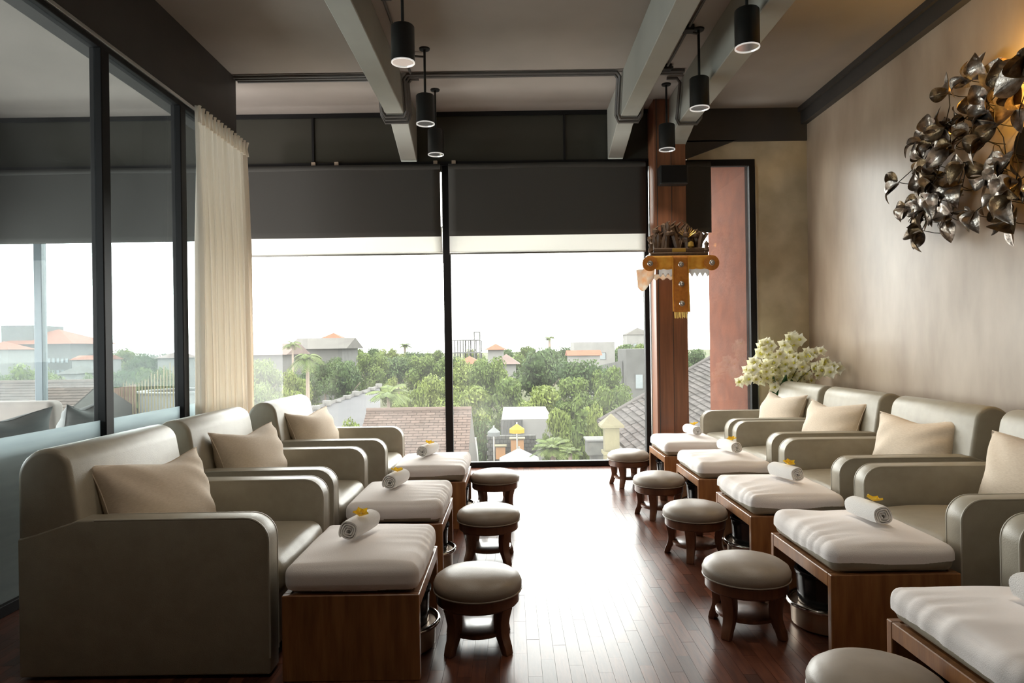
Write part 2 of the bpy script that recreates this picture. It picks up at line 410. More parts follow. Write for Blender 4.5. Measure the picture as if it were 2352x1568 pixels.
# concrete back wall with its sloping top edge
struct(MB().prism_xz([(M3 + 0.03, 0), (XR, 0), (XR, 3.635), (2.56, 3.635), (1.99, 3.43), (1.99, 3.40), (M3 + 0.03, 3.40)], YF - 0.01, YF + 0.18)
       .build('wall_back', 'plaster_back'), 'mottled cement back wall beside the narrow window')
struct(MB().box(1.87, XR - 0.001, YF - 0.03, YF + 0.2, 3.62, ZC).build('trim_1', 'dark_paint'), 'dark fascia above the cement back wall')
struct(MB().prism_xz([(1.87, 3.40), (1.99, 3.43), (2.56, 3.635), (1.87, 3.635)], YF - 0.03, YF - 0.011).build('trim_2', 'dark_paint'), 'dark sloping fascia beside the column')
struct(MB().box(XR - 0.07, XR, YB, YF - 0.031, 3.80, ZC).box(XR - 0.10, XR, YB, YF - 0.031, 3.935, ZC).build('trim_3', 'dark_paint'), 'dark cornice along the top of the right wall')
# bulkhead over the glass partition
struct(MB().box(XL - 0.25, XL, YB, 6.62, ZH - 0.01, ZC).build('bulkhead', 'dark_paint'), 'dark bulkhead above the glass partition')
# transom zone over the far window
tr = struct(MB().box(-6.05, 1.556, YF - 0.02, YF + 0.03, ZH + 0.03, ZC).build('transom_panel', 'transom'), 'smoked glass transom above the far window')
MB().box(-6.05, 1.556, YF - 0.05, YF - 0.021, ZH, ZH + 0.045).build('transom_rail', 'frame', tr)
MB().box(-6.05, 1.556, YF - 0.05, YF - 0.021, ZC - 0.045, ZC - 0.001).build('transom_rail', 'frame', tr)
for x in (-2.2, 0.62, 1.2):
    MB().box(x - 0.012, x + 0.012, YF - 0.04, YF - 0.021, ZH + 0.046, ZC - 0.046).build('transom_bar', 'frame', tr)
for px_ in (720, 773, 1000, 1042):
    p = at(px_, 371, YF - 0.06)
    MB().box(p.x - 0.022, p.x + 0.022, YF - 0.075, YF - 0.051, ZH + 0.005, ZH + 0.05).build('bracket', 'plaster', tr, bevel=0.003)

# ceiling beams with haunched ends
for i, (x0, x1, lab) in enumerate(((-1.21, -1.03, 'pale grey ceiling beam left of the aisle'),
                                   (1.10, 1.27, 'pale grey ceiling beam beside the wooden column'),
                                   (1.72, 1.90, 'pale grey ceiling beam nearest the plaster wall'))):
    zb = 3.655 if i < 1 else 3.60
    b = MB().prism_xz([(0, 0), (1, 0), (1, 1), (0, 1)], 0, 1)
    b.v = []; b.f = []
    # side outline in yz
    out = [(YB, ZC), (YB, zb), (7.0, zb), (7.08, zb - 0.03), (YF - 0.055, ZH + 0.04), (YF - 0.055, ZC)]
    n = len(out)
    b.add([(x0, y, z) for y, z in out] + [(x1, y, z) for y, z in out], [tuple(range(n - 1, -1, -1)), tuple(range(n, 2 * n))] + [(k, (k + 1) % n, (k + 1) % n + n, k + n) for k in range(n)])
    struct(b.build('beam', 'beam', bevel=0.006, seg=1), lab)

# far glazing
fw = thing('window_1', 'wide black-framed window wall at the far end', 'window'); fw['kind'] = 'structure'
MB().box(-6.05, M2, YF - 0.03, YF + 0.05, 0.0, 0.06).build('sill_rail', 'frame', fw, bevel=0.004, seg=1)
MB().box(-6.05, M2, YF - 0.01, YF + 0.05, ZH - 0.05, ZH + 0.03).build('head_rail', 'frame', fw)
MB().box(M1 - 0.042, M1 + 0.042, YF - 0.03, YF + 0.05, 0.06, ZH).build('mullion', 'frame', fw, bevel=0.004, seg=1)
MB().box(M1 - 0.048, M1 - 0.042, YF - 0.03, YF - 0.01, 2.3, ZH).build('mullion_strip', 'steel', fw)
MB().box(M2 - 0.045, M2 + 0.03, YF - 0.05, YF + 0.05, 0.0, ZH).build('mullion', 'frame', fw, bevel=0.004, seg=1)
MB().box(-5.27, M1 - 0.042, YF + 0.005, YF + 0.015, 0.06, ZH - 0.05).build('pane', 'glass', fw)
MB().box(M1 + 0.042, M2 - 0.045, YF + 0.005, YF + 0.015, 0.06, ZH - 0.05).build('pane', 'glass', fw)
MB().box(-6.0, -5.36, YF + 0.005, YF + 0.015, 0.06, ZH - 0.05).build('pane', 'glass', fw)
MB().tube([(M2 + 0.015, YF - 0.085, 0.05), (M2 + 0.015, YF - 0.085, ZH - 0.05)], 0.014, 8).build('blind_guide', 'steel', fw)

nw = thing('window_2', 'narrow window between the wooden column and cement wall', 'window'); nw['kind'] = 'structure'
MB().box(1.90, M3 + 0.03, YF - 0.02, YF + 0.05, ZH - 0.04, ZH + 0.03).build('head_rail', 'frame', nw)
MB().box(M3 - 0.035, M3 + 0.03, YF - 0.02, YF + 0.05, 0, ZH - 0.04).build('jamb', 'frame', nw)
MB().box(M3 + 0.03, M3 + 0.042, YF - 0.03, YF - 0.011, 0, ZH - 0.06).build('jamb_strip', 'steel', nw)
MB().box(1.90, M3 - 0.035, YF + 0.005, YF + 0.015, 0.05, ZH - 0.04).build('pane', 'glass', nw)
MB().box(1.90, M3 - 0.035, YF - 0.02, YF + 0.05, 0, 0.05).build('sill_rail', 'frame', nw)
struct(MB().box(2.665, 2.752, YF + 0.055, 9.20, GZ0, ZC).build('wall_outside', 'terracotta'), 'terracotta rendered wall running out past the narrow window')
struct(MB().box(1.92, 3.4, YF + 0.6, 9.4, ZC - 0.25, ZC + 0.2).build('trim_eave', 'dark_paint'), 'dark eave above the terracotta wall')

# column
co = MB().box(1.555, 1.895, 7.34, YF + 0.05, 0, ZC).build('wall_column', 'column', bevel=0.008, seg=2)
struct(co, 'reddish-brown wood-clad column beside the far window')
MB().box(1.58, 1.587, 7.335, 7.3405, 0.0, ZC).build('cladding_joint', 'dark_paint', co)
MB().box(1.735, 1.739, 7.335, 7.3405, 0.0, ZC).build('cladding_joint', 'dark_paint', co)
sp = thing('wall_speaker', 'small black speaker high on the wooden column', 'speaker', (1.73, 7.335, 3.14))
MB().box(-0.15, 0.15, -0.16, -0.03, -0.10, 0.10).build('cabinet', 'lamp_black', sp, bevel=0.015)
MB().box(-0.03, 0.03, -0.03, 0.0, -0.05, 0.05).build('bracket', 'frame', sp)
MB().box(-0.13, 0.13, -0.166, -0.1605, -0.085, 0.085).build('grille', 'frame', sp)

# roller blinds at the far window
def blind(name, label, x0, x1, y, z0, z1, m, cassette=True, rail='frame', rz=0.02):
    t = thing(name, label, 'blind', ((x0 + x1) / 2, y, z1))
    hw = (x1 - x0) / 2
    MB().grid(lambda u, v: (-hw + 2 * hw * u, 0.004 * math.sin(u * 9 + v * 5), -(z1 - z0) * v), 24, 12).build('fabric', m, t, smooth='all', solid=0.0015)
    if cassette: MB().tube([(-hw, 0.02, -0.035), (hw, 0.02, -0.035)], 0.032, 14).build('roller', m, t, smooth=True)
    if rail: MB().box(-hw, hw, -0.012, 0.012, -(z1 - z0) - rz, -(z1 - z0)).build('bottom_rail', rail, t, bevel=0.003)
    return t
YBL = YF - 0.115
blind('roller_blind', 'dark grey roller blind left of the window mullion', -3.05, M1 - 0.055, YBL, ZS, ZH, 'blind', rail=None)
blind('roller_blind', 'dark grey roller blind between mullion and wooden column', M1 + 0.035, M2 - 0.03, YBL, ZS, ZH, 'blind', rail=None)
blind('roller_blind', 'short dark roller blind in the narrow window', 1.905, 2.25, YF - 0.06, ZS + 0.01, ZH, 'blind', rail=None)
blind('sheer_blind', 'thin white sheer band below the left dark blind', -3.05, M1 - 0.045, YBL + 0.05, ZR, ZS + 0.12, 'sheer', cassette=False, rail='steel', rz=0.018)
blind('sheer_blind', 'thin white sheer band below the dark blind near the column', M1 + 0.035, M2 - 0.03, YBL + 0.05, ZR, ZS + 0.12, 'sheer', cassette=False, rail='steel', rz=0.018)

# left glass partition
lg = thing('window_3', 'tall black-framed glass partition along the left side', 'window'); lg['kind'] = 'structure'
MB().box(XL - 0.06, XL + 0.02, 2.5, 6.625, ZH - 0.075, ZH - 0.011).build('head_rail', 'frame', lg, bevel=0.006)
MB().box(XL + 0.0, XL + 0.035, 2.5, 6.80, ZH - 0.04, ZH - 0.012).build('curtain_track', 'steel', lg, bevel=0.004)
MB().box(XL - 0.06, XL + 0.02, 2.5, 6.625, 0, 0.06).build('sill_rail', 'frame', lg, bevel=0.004)
ml_ = [2.54, 3.40, 4.43, 5.48, 6.58]
for y in ml_:
    MB().box(XL - 0.05, XL + 0.03, y - 0.045, y + 0.045, 0.06, ZH - 0.075).build('mullion', 'frame', lg, bevel=0.006)
ys = ml_
for a, b_ in zip(ys[:-1], ys[1:]):
    MB().box(XL - 0.022, XL - 0.012, a + 0.045, b_ - 0.045, 0.06, ZH - 0.075).build('pane', 'glass_side', lg)
    MB().box(XL - 0.0115, XL - 0.0085, a + 0.045, b_ - 0.045, 0.06, 0.915).build('frosted_film', 'film', lg)

# curtain
cu = thing('curtain', 'cream pleated curtain gathered at the end of the glass partition', 'curtain', (XL + 0.085, 5.56, 0))
cr = random.Random(11)
ph = [cr.uniform(-0.5, 0.5) for _ in range(40)]
def curt(u, v):
    z = ZH - 0.035 - v * (ZH - 0.05)
    y = u * (1.08 + 0.09 * v)
    k = u * 15
    a = 0.016 + 0.028 * min(1, v * 3)
    x = a * math.sin(2 * math.pi * k + ph[int(k)] * min(1, v * 2)) + 0.012 * math.sin(k * 2.3 + v * 3)
    y += 0.010 * math.sin(4 * math.pi * k + 1) * v
    return (x, y, z)
MB().grid(curt, 240, 30).build('drape', 'curtain', cu, smooth='all', solid=0.002)
for i in range(15):
    yy = (i + 0.25) / 15 * 1.08
    MB().tube([(0.035, yy, ZH - 0.035), (0.028, yy, ZH - 0.10), (0.03, yy + 0.004, ZH - 0.17)], [0.014, 0.007, 0.016], 8).build('pleat', 'curtain', cu, smooth=True)

# ------------------------------------------------------------------ furniture
def wob(seed, amp, sc):
    r_ = random.Random(seed); k = [(Vector((r_.uniform(-1, 1), r_.uniform(-1, 1), r_.uniform(-1, 1))) * sc, r_.uniform(0, 6.28)) for _ in range(5)]
    return lambda p: sum(math.sin(p.dot(a) + b) for a, b in k) / 5 * amp

def make_armchair():
    t = thing('armchair', '', 'armchair', group='spa armchairs in two facing rows')
    Wd = 0.46
    # backrest: outer face vertical, rounded crest, raked inner face
    prof = [(-0.52, 0.012), (-0.22, 0.012), (-0.22, 0.40)] + arc(-0.395, 0.86, 0.095, 12, 90, 6) + arc(-0.40, 0.835, 0.12, 90, 180, 8)
    MB().prism_xz(prof, -Wd, Wd).build('backrest', 'leather', t, bevel=0.022, seg=3, smooth=True)
    pin = [(-0.285, 0.45), (-0.285, 0.885)]
    for s in (-1, 1):
        y0, y1 = (s * (Wd + 0.004), s * (Wd - 0.105)); y0, y1 = min(y0, y1), max(y0, y1)
        pa = [(-0.518, 0.012), (0.52, 0.012)] + arc(0.52 - 0.10, 0.66 - 0.10, 0.10, 0, 90, 8) + [(-0.27, 0.66), (-0.44, 0.605), (-0.518, 0.585)]
        MB().prism_xz(pa, y0, y1).build('armrest', 'leather', t, bevel=0.010, seg=3, smooth=True)
        # piping along the two long edges of the arm
        for yy in (y0 + 0.004, y1 - 0.004):
            pts = [(-0.20, yy, 0.657)] + [(x, yy, z) for x, z in arc(0.42, 0.56, 0.098, 90, 0, 8)] + [(0.518, yy, 0.08)]
            MB().tube(pts, 0.0045, 6).build('piping', 'piping', t, smooth=True)
        MB().lathe([(0.028, 0.0), (0.028, 0.0115)], 12, (0.40, s * 0.36, 0)).build('foot', 'stool_wood', t)
        MB().lathe([(0.028, 0.0), (0.028, 0.0115)], 12, (-0.40, s * 0.36, 0)).build('foot', 'stool_wood', t)
    MB().box(-0.21, 0.47, -0.354, 0.354, 0.02, 0.27).build('seat_base', 'leather', t, bevel=0.02, smooth=True)
    wb = wob(5, 0.006, 14)
    def fs(w_, p):
        if p[2] > -0.5:
            w_.z += wb(w_) * (p[2] + 1) / 2
            # fine gathers near the front edge
            fr = max(0.0, (p[0] - 0.55) / 0.45)
            w_.z += 0.0035 * fr * math.sin(w_.y * 95 + 3 * math.sin(w_.y * 17))
        return w_
    MB().puff(0.365, 0.352, 0.088, 0.062, (0.160, 0, 0.360), crown=0.028, belly=0.01, fn=fs, n=12).build('seat_cushion', 'leather', t, smooth='all')
    return t

def pillow_mesh(seed):
    r_ = random.Random(seed); wb = wob(seed, 0.018, 12); w_, h_, th = 0.60, 0.44, 0.26
    a1, a2 = r_.uniform(-1, 1), r_.uniform(-1, 1)
    b = MB()
    for sg in (-1, 1):
        def fn(u, v, sg=sg):
            U, V = 2 * u - 1, 2 * v - 1
            y = w_ / 2 * U * (1 - 0.10 * (1 - V * V) * U * U)
            z = h_ / 2 * V * (1 - 0.12 * (1 - U * U) * V * V)
            t_ = ((1 - abs(U) ** 2.3) * (1 - abs(V) ** 2.3)) ** 0.62 * th / 2
            edge = (1 - abs(U) ** 6) * (1 - abs(V) ** 6)
            p = Vector((0, y, z))
            # creases running in from the corners
            cz = 0.014 * math.sin(9 * (U * a1 + V) + 3 * V * U) * edge * (abs(U) ** 1.5)
            sag = 0.035 * math.exp(-((U - 0.25 * a2) ** 2) * 4) * max(0, V) ** 2
            return (sg * (t_ + (wb(p * 1.0) + cz) * min(1, t_ * 30)), y, z - sag)
        b.grid(fn if sg > 0 else (lambda u, v, f=fn: f(1 - u, v)), 32, 24)
    me = b.mesh('cushion', smooth='all', weld=True); me.materials.append(M['linen'])
    seam = MB()
    pts = []
    N = 80
    for i in range(N + 1):
        a = i / N * 4
        q, fr = int(a) % 4, a - int(a)
        U, V = [(-1 + 2 * fr, -1), (1, -1 + 2 * fr), (1 - 2 * fr, 1), (-1, 1 - 2 * fr)][q]
        sag = 0.035 * math.exp(-((U - 0.25 * a2) ** 2) * 4) * max(0, V) ** 2
        pts.append((0, w_ / 2 * U * (1 - 0.10 * (1 - V * V) * U * U), h_ / 2 * V * (1 - 0.12 * (1 - U * U) * V * V) - sag))
    seam.tube(pts, 0.0032, 5, cap=False)
    ms = seam.mesh('seam', smooth='all'); ms.materials.append(M['linen'])
    return me, ms

XCL, XCR = -1.525, 2.475
left = [(2.82, -0.01, 'nearest'), (3.92, -0.03, 'middle'), (5.16, 0.035, 'farthest')]
right = [(6.21, 0.0, 'farthest'), (5.20, 0.01, 'second'), (4.06, -0.02, 'third'), (2.96, -0.02, 'fourth'), (1.80, -0.02, 'fifth')]
lab_l = ['olive-grey leather armchair filling the lower left corner of the view', 'middle olive-grey leather armchair of the row along the glass partition',
         'olive-grey leather armchair by the curtain, last of the left row']
lab_r = ['olive-grey leather armchair in front of the white orchids', 'olive-grey leather armchair second from the orchids by the plaster wall',
         'olive-grey leather armchair third from the orchids, its back fully in view', 'olive-grey leather armchair at the right edge, only its arms and seat showing',
         'olive-grey leather armchair beyond the right edge of the view']
ch0 = make_armchair(); first = True
chairs = []
for (rows, labs, xc, rz) in ((left, lab_l, XCL, 0.0), (right, lab_r, XCR, math.pi)):
    for (yn, dx, _), lab in zip(rows, labs):
        o = ch0 if first else copy_tree(ch0)
        first = False
        o['label'] = lab; o.location = (xc + dx, yn + 0.46, 0); o.rotation_euler = (0, 0, rz)
        chairs.append(o)

pil = [pillow_mesh(s) for s in (2, 9, 4, 14)]
plab_l = ['beige linen cushion with a seam on the nearest left armchair', 'beige linen cushion on the middle armchair of the left row', 'creased beige linen cushion on the armchair beside the curtain']
plab_r = ['beige linen cushion on the armchair in front of the orchids', 'beige linen cushion on the second armchair from the orchids',
          'wide beige linen cushion on the third armchair from the orchids', 'beige linen cushion cut off by the right edge of the view', 'beige linen cushion beyond the right edge of the view']
def put_pillow(i, lab, x, y, z, yaw, lean, side):
    me, ms = pil[i % 4]
    o = link('cushion', me); tag(o, lab, 'cushion', 'linen cushions on the armchairs')
    o.matrix_world = Matrix.Translation((x, y, z)) @ Matrix.Rotation(yaw, 4, 'Z') @ Matrix.Rotation(lean * side, 4, 'Y')
    link('seam', ms, o)
pl_l = [(-1.665, 3.21, 0.655, -0.36, -0.38), (-1.665, 4.36, 0.655, -0.30, -0.38), (-1.625, 5.60, 0.655, -0.30, -0.38)]
for i, (x, y, z, yw, ln) in enumerate(pl_l): put_pillow(i, plab_l[i], x, y, z, yw, ln, 1)
pl_r = [(2.61, 6.65, 0.655, 0.24, -0.36), (2.62, 5.63, 0.655, 0.32, -0.36), (2.62, 4.48, 0.655, 0.40, -0.36), (2.61, 3.38, 0.655, 0.32, -0.36), (2.61, 2.22, 0.655, 0.32, -0.36)]
for i, (x, y, z, yw, ln) in enumerate(pl_r): put_pillow(i + 1, plab_r[i], x, y, z, math.pi + yw, ln, 1)

# foot benches
def make_bench():
    t = thing('foot_bench', '', 'ottoman', group='wooden foot benches before the armchairs')
    hx, hy, zt = 0.28, 0.34, 0.35
    MB().box(-hx, hx, -hy, -hy + 0.034, 0, zt).build('side_panel', 'wood', t, bevel=0.003, seg=1)
    MB().box(-hx, hx, hy - 0.034, hy, 0, zt).build('side_panel', 'wood', t, bevel=0.003, seg=1)
    MB().box(hx - 0.03, hx, -hy + 0.0345, hy - 0.0345, zt - 0.06, zt).build('apron_rail', 'wood', t, bevel=0.003, seg=1)
    MB().box(-hx, -hx + 0.03, -hy + 0.0345, hy - 0.0345, zt - 0.06, zt).build('apron_rail', 'wood', t, bevel=0.003, seg=1)
    MB().box(-hx + 0.0305, hx - 0.0305, -hy + 0.0345, hy - 0.0345, zt - 0.03, zt - 0.005).build('deck', 'wood', t)
    wb = wob(21, 0.006, 15)
    def fn(w_, p):
        w_.z += wb(w_) * 0.5 * (p[2] + 1) / 2
        return w_
    MB().puff(hx - 0.012, hy - 0.012, 0.054, 0.040, (0, 0, zt + 0.0545), crown=0.022, belly=0.006, fn=fn, n=9).build('pad', 'leather', t, smooth='all')
    return t
def cover_mesh(seed, hem):
    """white cloth over the pad: a soft shell a little larger than the pad, gathered along its rim and cut off at the hem"""
    hx, hy = 0.28 - 0.012 + 0.007, 0.34 - 0.012 + 0.007
    wb0 = wob(21, 0.006, 15); wb = wob(seed + 50, 0.010, 13); r_ = random.Random(seed); k1, k2 = r_.uniform(0, 6), r_.uniform(0, 6)
    def fn(w_, p):
        u, v, s_ = p
        w_.z += wb0(w_) * 0.5 * (s_ + 1) / 2
        g = max(0.0, u - 0.1) ** 1.5 * (1.25 if seed else 0.7) + 0.05
        top = max(0.0, (s_ + 0.3) / 1.3)
        q = math.sin(w_.y * 58 + 5.0 * math.sin(w_.y * 7 + k1) + w_.x * 14 * math.sin(k2)) * 0.75 + 0.25 * math.sin(w_.y * 113 + k2)
        rid = (0.5 + 0.5 * q) ** 2
        w_.z += top * (abs(wb(w_)) + 0.010 * g * rid)
        side = 1 - abs(s_) * 0.3
        w_.x += u * abs(u) * 0.007 * rid * side * g; w_.y += v * abs(v) * 0.007 * rid * side * g
        return w_
    b = MB().puff(hx, hy, 0.0585, 0.043, (0, 0, 0.35 + 0.0585), crown=0.026, belly=0.008, fn=fn, n=26)
    b0 = MB().puff(hx, hy, 0.0585, 0.043, (0, 0, 0.35 + 0.0585), crown=0.026, belly=0.008, n=26)
    zc_ = lambda q: sum(b0.v[i][2] for i in q) / 4
    lim = 0.35 + hem
    b.f = [q for q in b.f if zc_(q) + 0.006 * math.sin(b0.v[q[0]][0] * 14 + b0.v[q[0]][1] * 11 + k1) > lim]
    me = b.mesh('cushion_cover', smooth='all'); me.materials.append(M['sheet'])
    bm = bmesh.new(); bm.from_mesh(me); bmesh.ops.delete(bm, geom=[x for x in bm.verts if not x.link_faces], context='VERTS'); bm.to_mesh(me); bm.free()
    return me
def towel_mesh():
    b = MB(); L_ = 0.115; pts = []
    turns, r0, r1 = 3.6, 0.008, 0.048
    N = 90
    for i in range(N + 1):
        a = turns * 2 * math.pi * i / N; r = r0 + (r1 - r0) * i / N
        pts.append((r * math.cos(a), r * math.sin(a), r, a))
    th = 0.0035
    def sec(e):
        out = [((r + th) * math.cos(a), (r + th) * math.sin(a)) for _, _, r, a in pts]
        inn = [((r - th) * math.cos(a), (r - th) * math.sin(a)) for _, _, r, a in pts]
        return out + inn[::-1]
    n = 2 * (N + 1)
    rings = []
    K = 8
    for k in range(K + 1):
        v = -1 + 2 * k / K; s = 1 - 0.05 * abs(v) ** 4
        yy = L_ * v
        rings.append([(x * s, yy + 0.006 * math.sin(3 * math.atan2(z, x)) * abs(v), z * s) for x, z in sec(v)])
    vs = [p for r in rings for p in r]; fs = []
    for k in range(K):
        for i in range(n):
            j = (i + 1) % n; fs.append((k * n + i, (k + 1) * n + i, (k + 1) * n + j, k * n + j))
    for i in range(N):
        fs.append((i, i + 1, n - 2 - i, n - 1 - i))
        o_ = K * n; fs.append((o_ + i + 1, o_ + i, o_ + n - 1 - i, o_ + n - 2 - i))
    b.add(vs, fs)
    me = b.mesh('rolled_towel', smooth=True); me.materials.append(M['terry']); return me
def petal(b, L_, W_, cup, tilt, rz, twist=0.0, n=5):
    m = Matrix.Rotation(rz, 4, 'Z') @ Matrix.Rotation(-tilt, 4, 'Y') @ Matrix.Rotation(twist, 4, 'X')
    def fn(u, v):
        x = u * L_; w_ = W_ * math.sin(math.pi * (0.08 + 0.92 * u) ** 0.8) * (0.25 + 0.75 * math.sin(math.pi * min(1, u * 0.9 + 0.08)))
        y = (2 * v - 1) * w_
        z = cup * (2 * v - 1) ** 2 * W_ + 0.25 * L_ * u * u * cup
        return m @ Vector((x, y, z))
    b.grid(fn, n, 4)
tw = towel_mesh()
pb = MB()
for k in range(5): petal(pb, 0.042, 0.020, 0.45, 0.30, k * 2 * math.pi / 5)
pet_me = pb.mesh('petals', smooth='all'); pet_me.materials.append(M['petal_yellow'])
pc = MB().lathe([(0.002, 0), (0.006, 0.004), (0.004, 0.012), (0.001, 0.016)], 8)
pc_me = pc.mesh('flower_centre', smooth='all'); pc_me.materials.append(M['petal_pale'])
def make_towel(lab, loc, rz, flab):
    o = link('rolled_towel', tw); tag(o, lab, 'towel', 'rolled towels on the foot benches')
    o.location = loc; o.rotation_euler = (0, 0, rz)
    f_ = thing('frangipani', flab, 'flower', (loc[0] + 0.01, loc[1] - 0.03, loc[2] + 0.050), rnd.uniform(0, 6), 'yellow flowers on the towels')
    f_.rotation_euler = (rnd.uniform(0.05, 0.35), rnd.uniform(-0.2, 0.2), f_.rotation_euler.z)
    a = link('petals', pet_me, f_); link('flower_centre', pc_me, a)
bench0 = make_bench(); first = True
bl = [(-0.672, 3.115), (-0.69, 4.22), (-0.64, 5.42)]
br = [(1.63, 6.44), (1.645, 5.39), (1.645, 4.28), (1.635, 3.27), (1.62, 2.13)]
names_b = [('nearest left', 'left row nearest the viewer'), ('middle left', 'middle of the left row'), ('far left', 'left row beside the far window'),
           ('far right', 'right row beside the wooden column'), ('second', 'right row second from the column'), ('third', 'right row third from the column'),
           ('fourth', 'right row fourth from the column'), ('last', 'bottom right corner')]
for i, (x, y) in enumerate(bl + br):
    o = bench0 if first else copy_tree(bench0); first = False
    rz = 0.0 if i < 3 else math.pi
    where = names_b[i][1]
    o['label'] = 'wooden foot bench with grey pad, ' + where
    o.location = (x, y, 0); o.rotation_euler = (0, 0, rz)
    c = link('cushion_cover', cover_mesh(i, 0.012 if i == 0 else (0.03 if i == 1 else 0.046))); tag(c, 'white cotton cover over the bench pad, ' + where, 'cover', 'white covers on the foot benches')
    c.location = (x, y, 0); c.rotation_euler = (0, 0, rz)
    tx = x + (-0.035 if i < 3 else 0.06)
    ty = y + (0.0 if i else 0.02)
    make_towel('rolled white towel on the foot bench, ' + where, (tx, ty, 0.35 + 0.117 + 0.026 + 0.051), (-0.22 if i < 3 else 0.18) + rnd.uniform(-0.1, 0.1), 'yellow frangipani flower on the towel, ' + where)

# foot basins under the benches
def make_basin():
    t = thing('foot_basin', '', 'basin', group='foot basins under the benches')
    MB().lathe([(0.155, 0.0), (0.168, 0.01), (0.172, 0.10), (0.172, 0.108)], 32).build('base_drum', 'tan_metal', t, smooth=True)
    MB().lathe([(0.12, 0.1085), (0.138, 0.112), (0.146, 0.245), (0.152, 0.25), (0.152, 0.262), (0.138, 0.262), (0.13, 0.14)], 32).build('pail', 'black_pail', t, smooth=True)
    MB().lathe([(0.183 + 0.011 * math.cos(a * math.pi / 5), 0.112 + 0.011 * math.sin(a * math.pi / 5)) for a in range(10)], 40, closed=True).build('ring', 'chrome', t, smooth='all')
    return t
bs0 = make_basin(); first = True
for i, (x, y) in enumerate(bl + br):
    o = bs0 if first else copy_tree(bs0); first = False
    o['label'] = 'black foot basin with chrome ring under the bench, ' + names_b[i][1]
    o.location = (x + (0.135 if i < 3 else -0.135), y, 0)

# stools
def make_stool():
    t = thing('stool', '', 'stool', group='low round wooden stools')
    MB().lathe([(0.165, 0.245), (0.190, 0.248), (0.201, 0.262), (0.202, 0.284), (0.192, 0.306), (0.166, 0.324), (0.122, 0.337), (0.065, 0.344), (0.004, 0.346)], 48).build('seat_pad', 'stool_leather', t, smooth=True)
    MB().lathe([(0.199 + 0.004 * math.cos(a * math.pi / 4), 0.254 + 0.004 * math.sin(a * math.pi / 4)) for a in range(8)], 48, closed=True).build('welt', 'stool_leather', t, smooth='all')
    MB().lathe([(0.150, 0.192), (0.182, 0.194), (0.189, 0.202), (0.189, 0.2445), (0.150, 0.2445)], 40, closed=True).build('apron', 'stool_wood', t, smooth=True)
    MB().lathe([(0.02, 0.070), (0.134, 0.070), (0.142, 0.075), (0.142, 0.088), (0.136, 0.092), (0.02, 0.092)], 36).build('shelf', 'stool_wood', t, smooth=True)
    # one sabre leg, shared by four children
    b = MB(); rings = []
    N = 12
    for i in range(N + 1):
        s = i / N; z = 0.198 * (1 - s)
        rr = 0.160 - 0.014 * math.sin(math.pi * min(1, s * 1.2)) + 0.020 * max(0, s - 0.55) ** 1.4 / 0.45 ** 1.4
        wid = 0.032 - 0.011 * s; dep = 0.026 - 0.009 * s
        rings.append([(rr - dep, -wid, z), (rr + dep, -wid, z), (rr + dep, wid, z), (rr - dep, wid, z)])
    vs = [p for r in rings for p in r]
    fs = [(3, 2, 1, 0), (N * 4, N * 4 + 1, N * 4 + 2, N * 4 + 3)]
    for i in range(N):
        for k in range(4):
            fs.append((i * 4 + k, i * 4 + (k + 1) % 4, (i + 1) * 4 + (k + 1) % 4, (i + 1) * 4 + k))
    b.add(vs, [tuple(reversed(q)) for q in fs])
    me = b.mesh('leg', bevel=0.004, seg=2, smooth=True); me.materials.append(M['stool_wood'])
    for k in range(4):
        l_ = link('leg', me, t); l_.rotation_euler = (0, 0, math.pi / 4 + k * math.pi / 2)
    return t
st0 = make_stool(); first = True
stools = [(-0.172, 3.12, 0.05, 'low round stool beside the nearest left foot bench'), (-0.165, 4.36, -0.05, 'low round stool in the middle of the left row'),
          (-0.155, 5.62, 0.1, 'low round stool in the left row nearest the far window'), (1.11, 6.60, 0.25, 'low round stool in the right row nearest the far window'),
          (1.145, 5.40, 0.3, 'low round stool second from the window on the right'), (1.155, 4.37, 0.35, 'low round stool third from the window on the right'),
          (1.095, 3.24, -0.05, 'low round stool beside the fourth right foot bench'), (1.12, 2.13, 0.2, 'low round stool cut off by the bottom edge of the view')]
for x, y, rz, lab in stools:
    o = st0 if first else copy_tree(st0); first = False
    o['label'] = lab; o.location = (x, y, 0); o.rotation_euler = (0, 0, rz)

# ------------------------------------------------------------------ pendant lamps
def make_lamp():
    t = thing('pendant_lamp', '', 'lamp', group='black cylinder pendant lamps')
    R_ = 0.081
    MB().lathe([(0.012, 0.255), (R_ - 0.006, 0.252), (R_, 0.244), (R_, 0.0), (R_ - 0.006, 0.0), (R_ - 0.006, 0.10), (0.01, 0.10)], 32).build('housing', 'lamp_black', t, smooth=True)
    MB().lathe([(R_ - 0.0065, 0.001), (R_ - 0.015, 0.03), (0.045, 0.062), (0.02, 0.072)], 32).build('reflector', 'reflector', t, smooth=True)
    MB().lathe([(R_ + 0.0005, -0.004), (R_ + 0.0005, 0.004), (R_ - 0.007, 0.004), (R_ - 0.007, -0.004)], 32, closed=True).build('rim', 'lamp_rim', t, smooth=True)
    MB().lathe([(0.004, 0.012), (0.016, 0.016), (0.022, 0.034), (0.014, 0.06)], 14).build('bulb', 'bulb', t, smooth=True)
    MB().tube([(0, 0, 0.25), (0, 0, ZC - 3.32)], 0.011, 10).build('rod', 'lamp_black', t, smooth=True)
    MB().lathe([(0.045, ZC - 3.32 - 0.018), (0.05, ZC - 3.32 - 0.001)], 20).build('ceiling_rose', 'lamp_black', t)
    return t
lp0 = make_lamp(); first = True
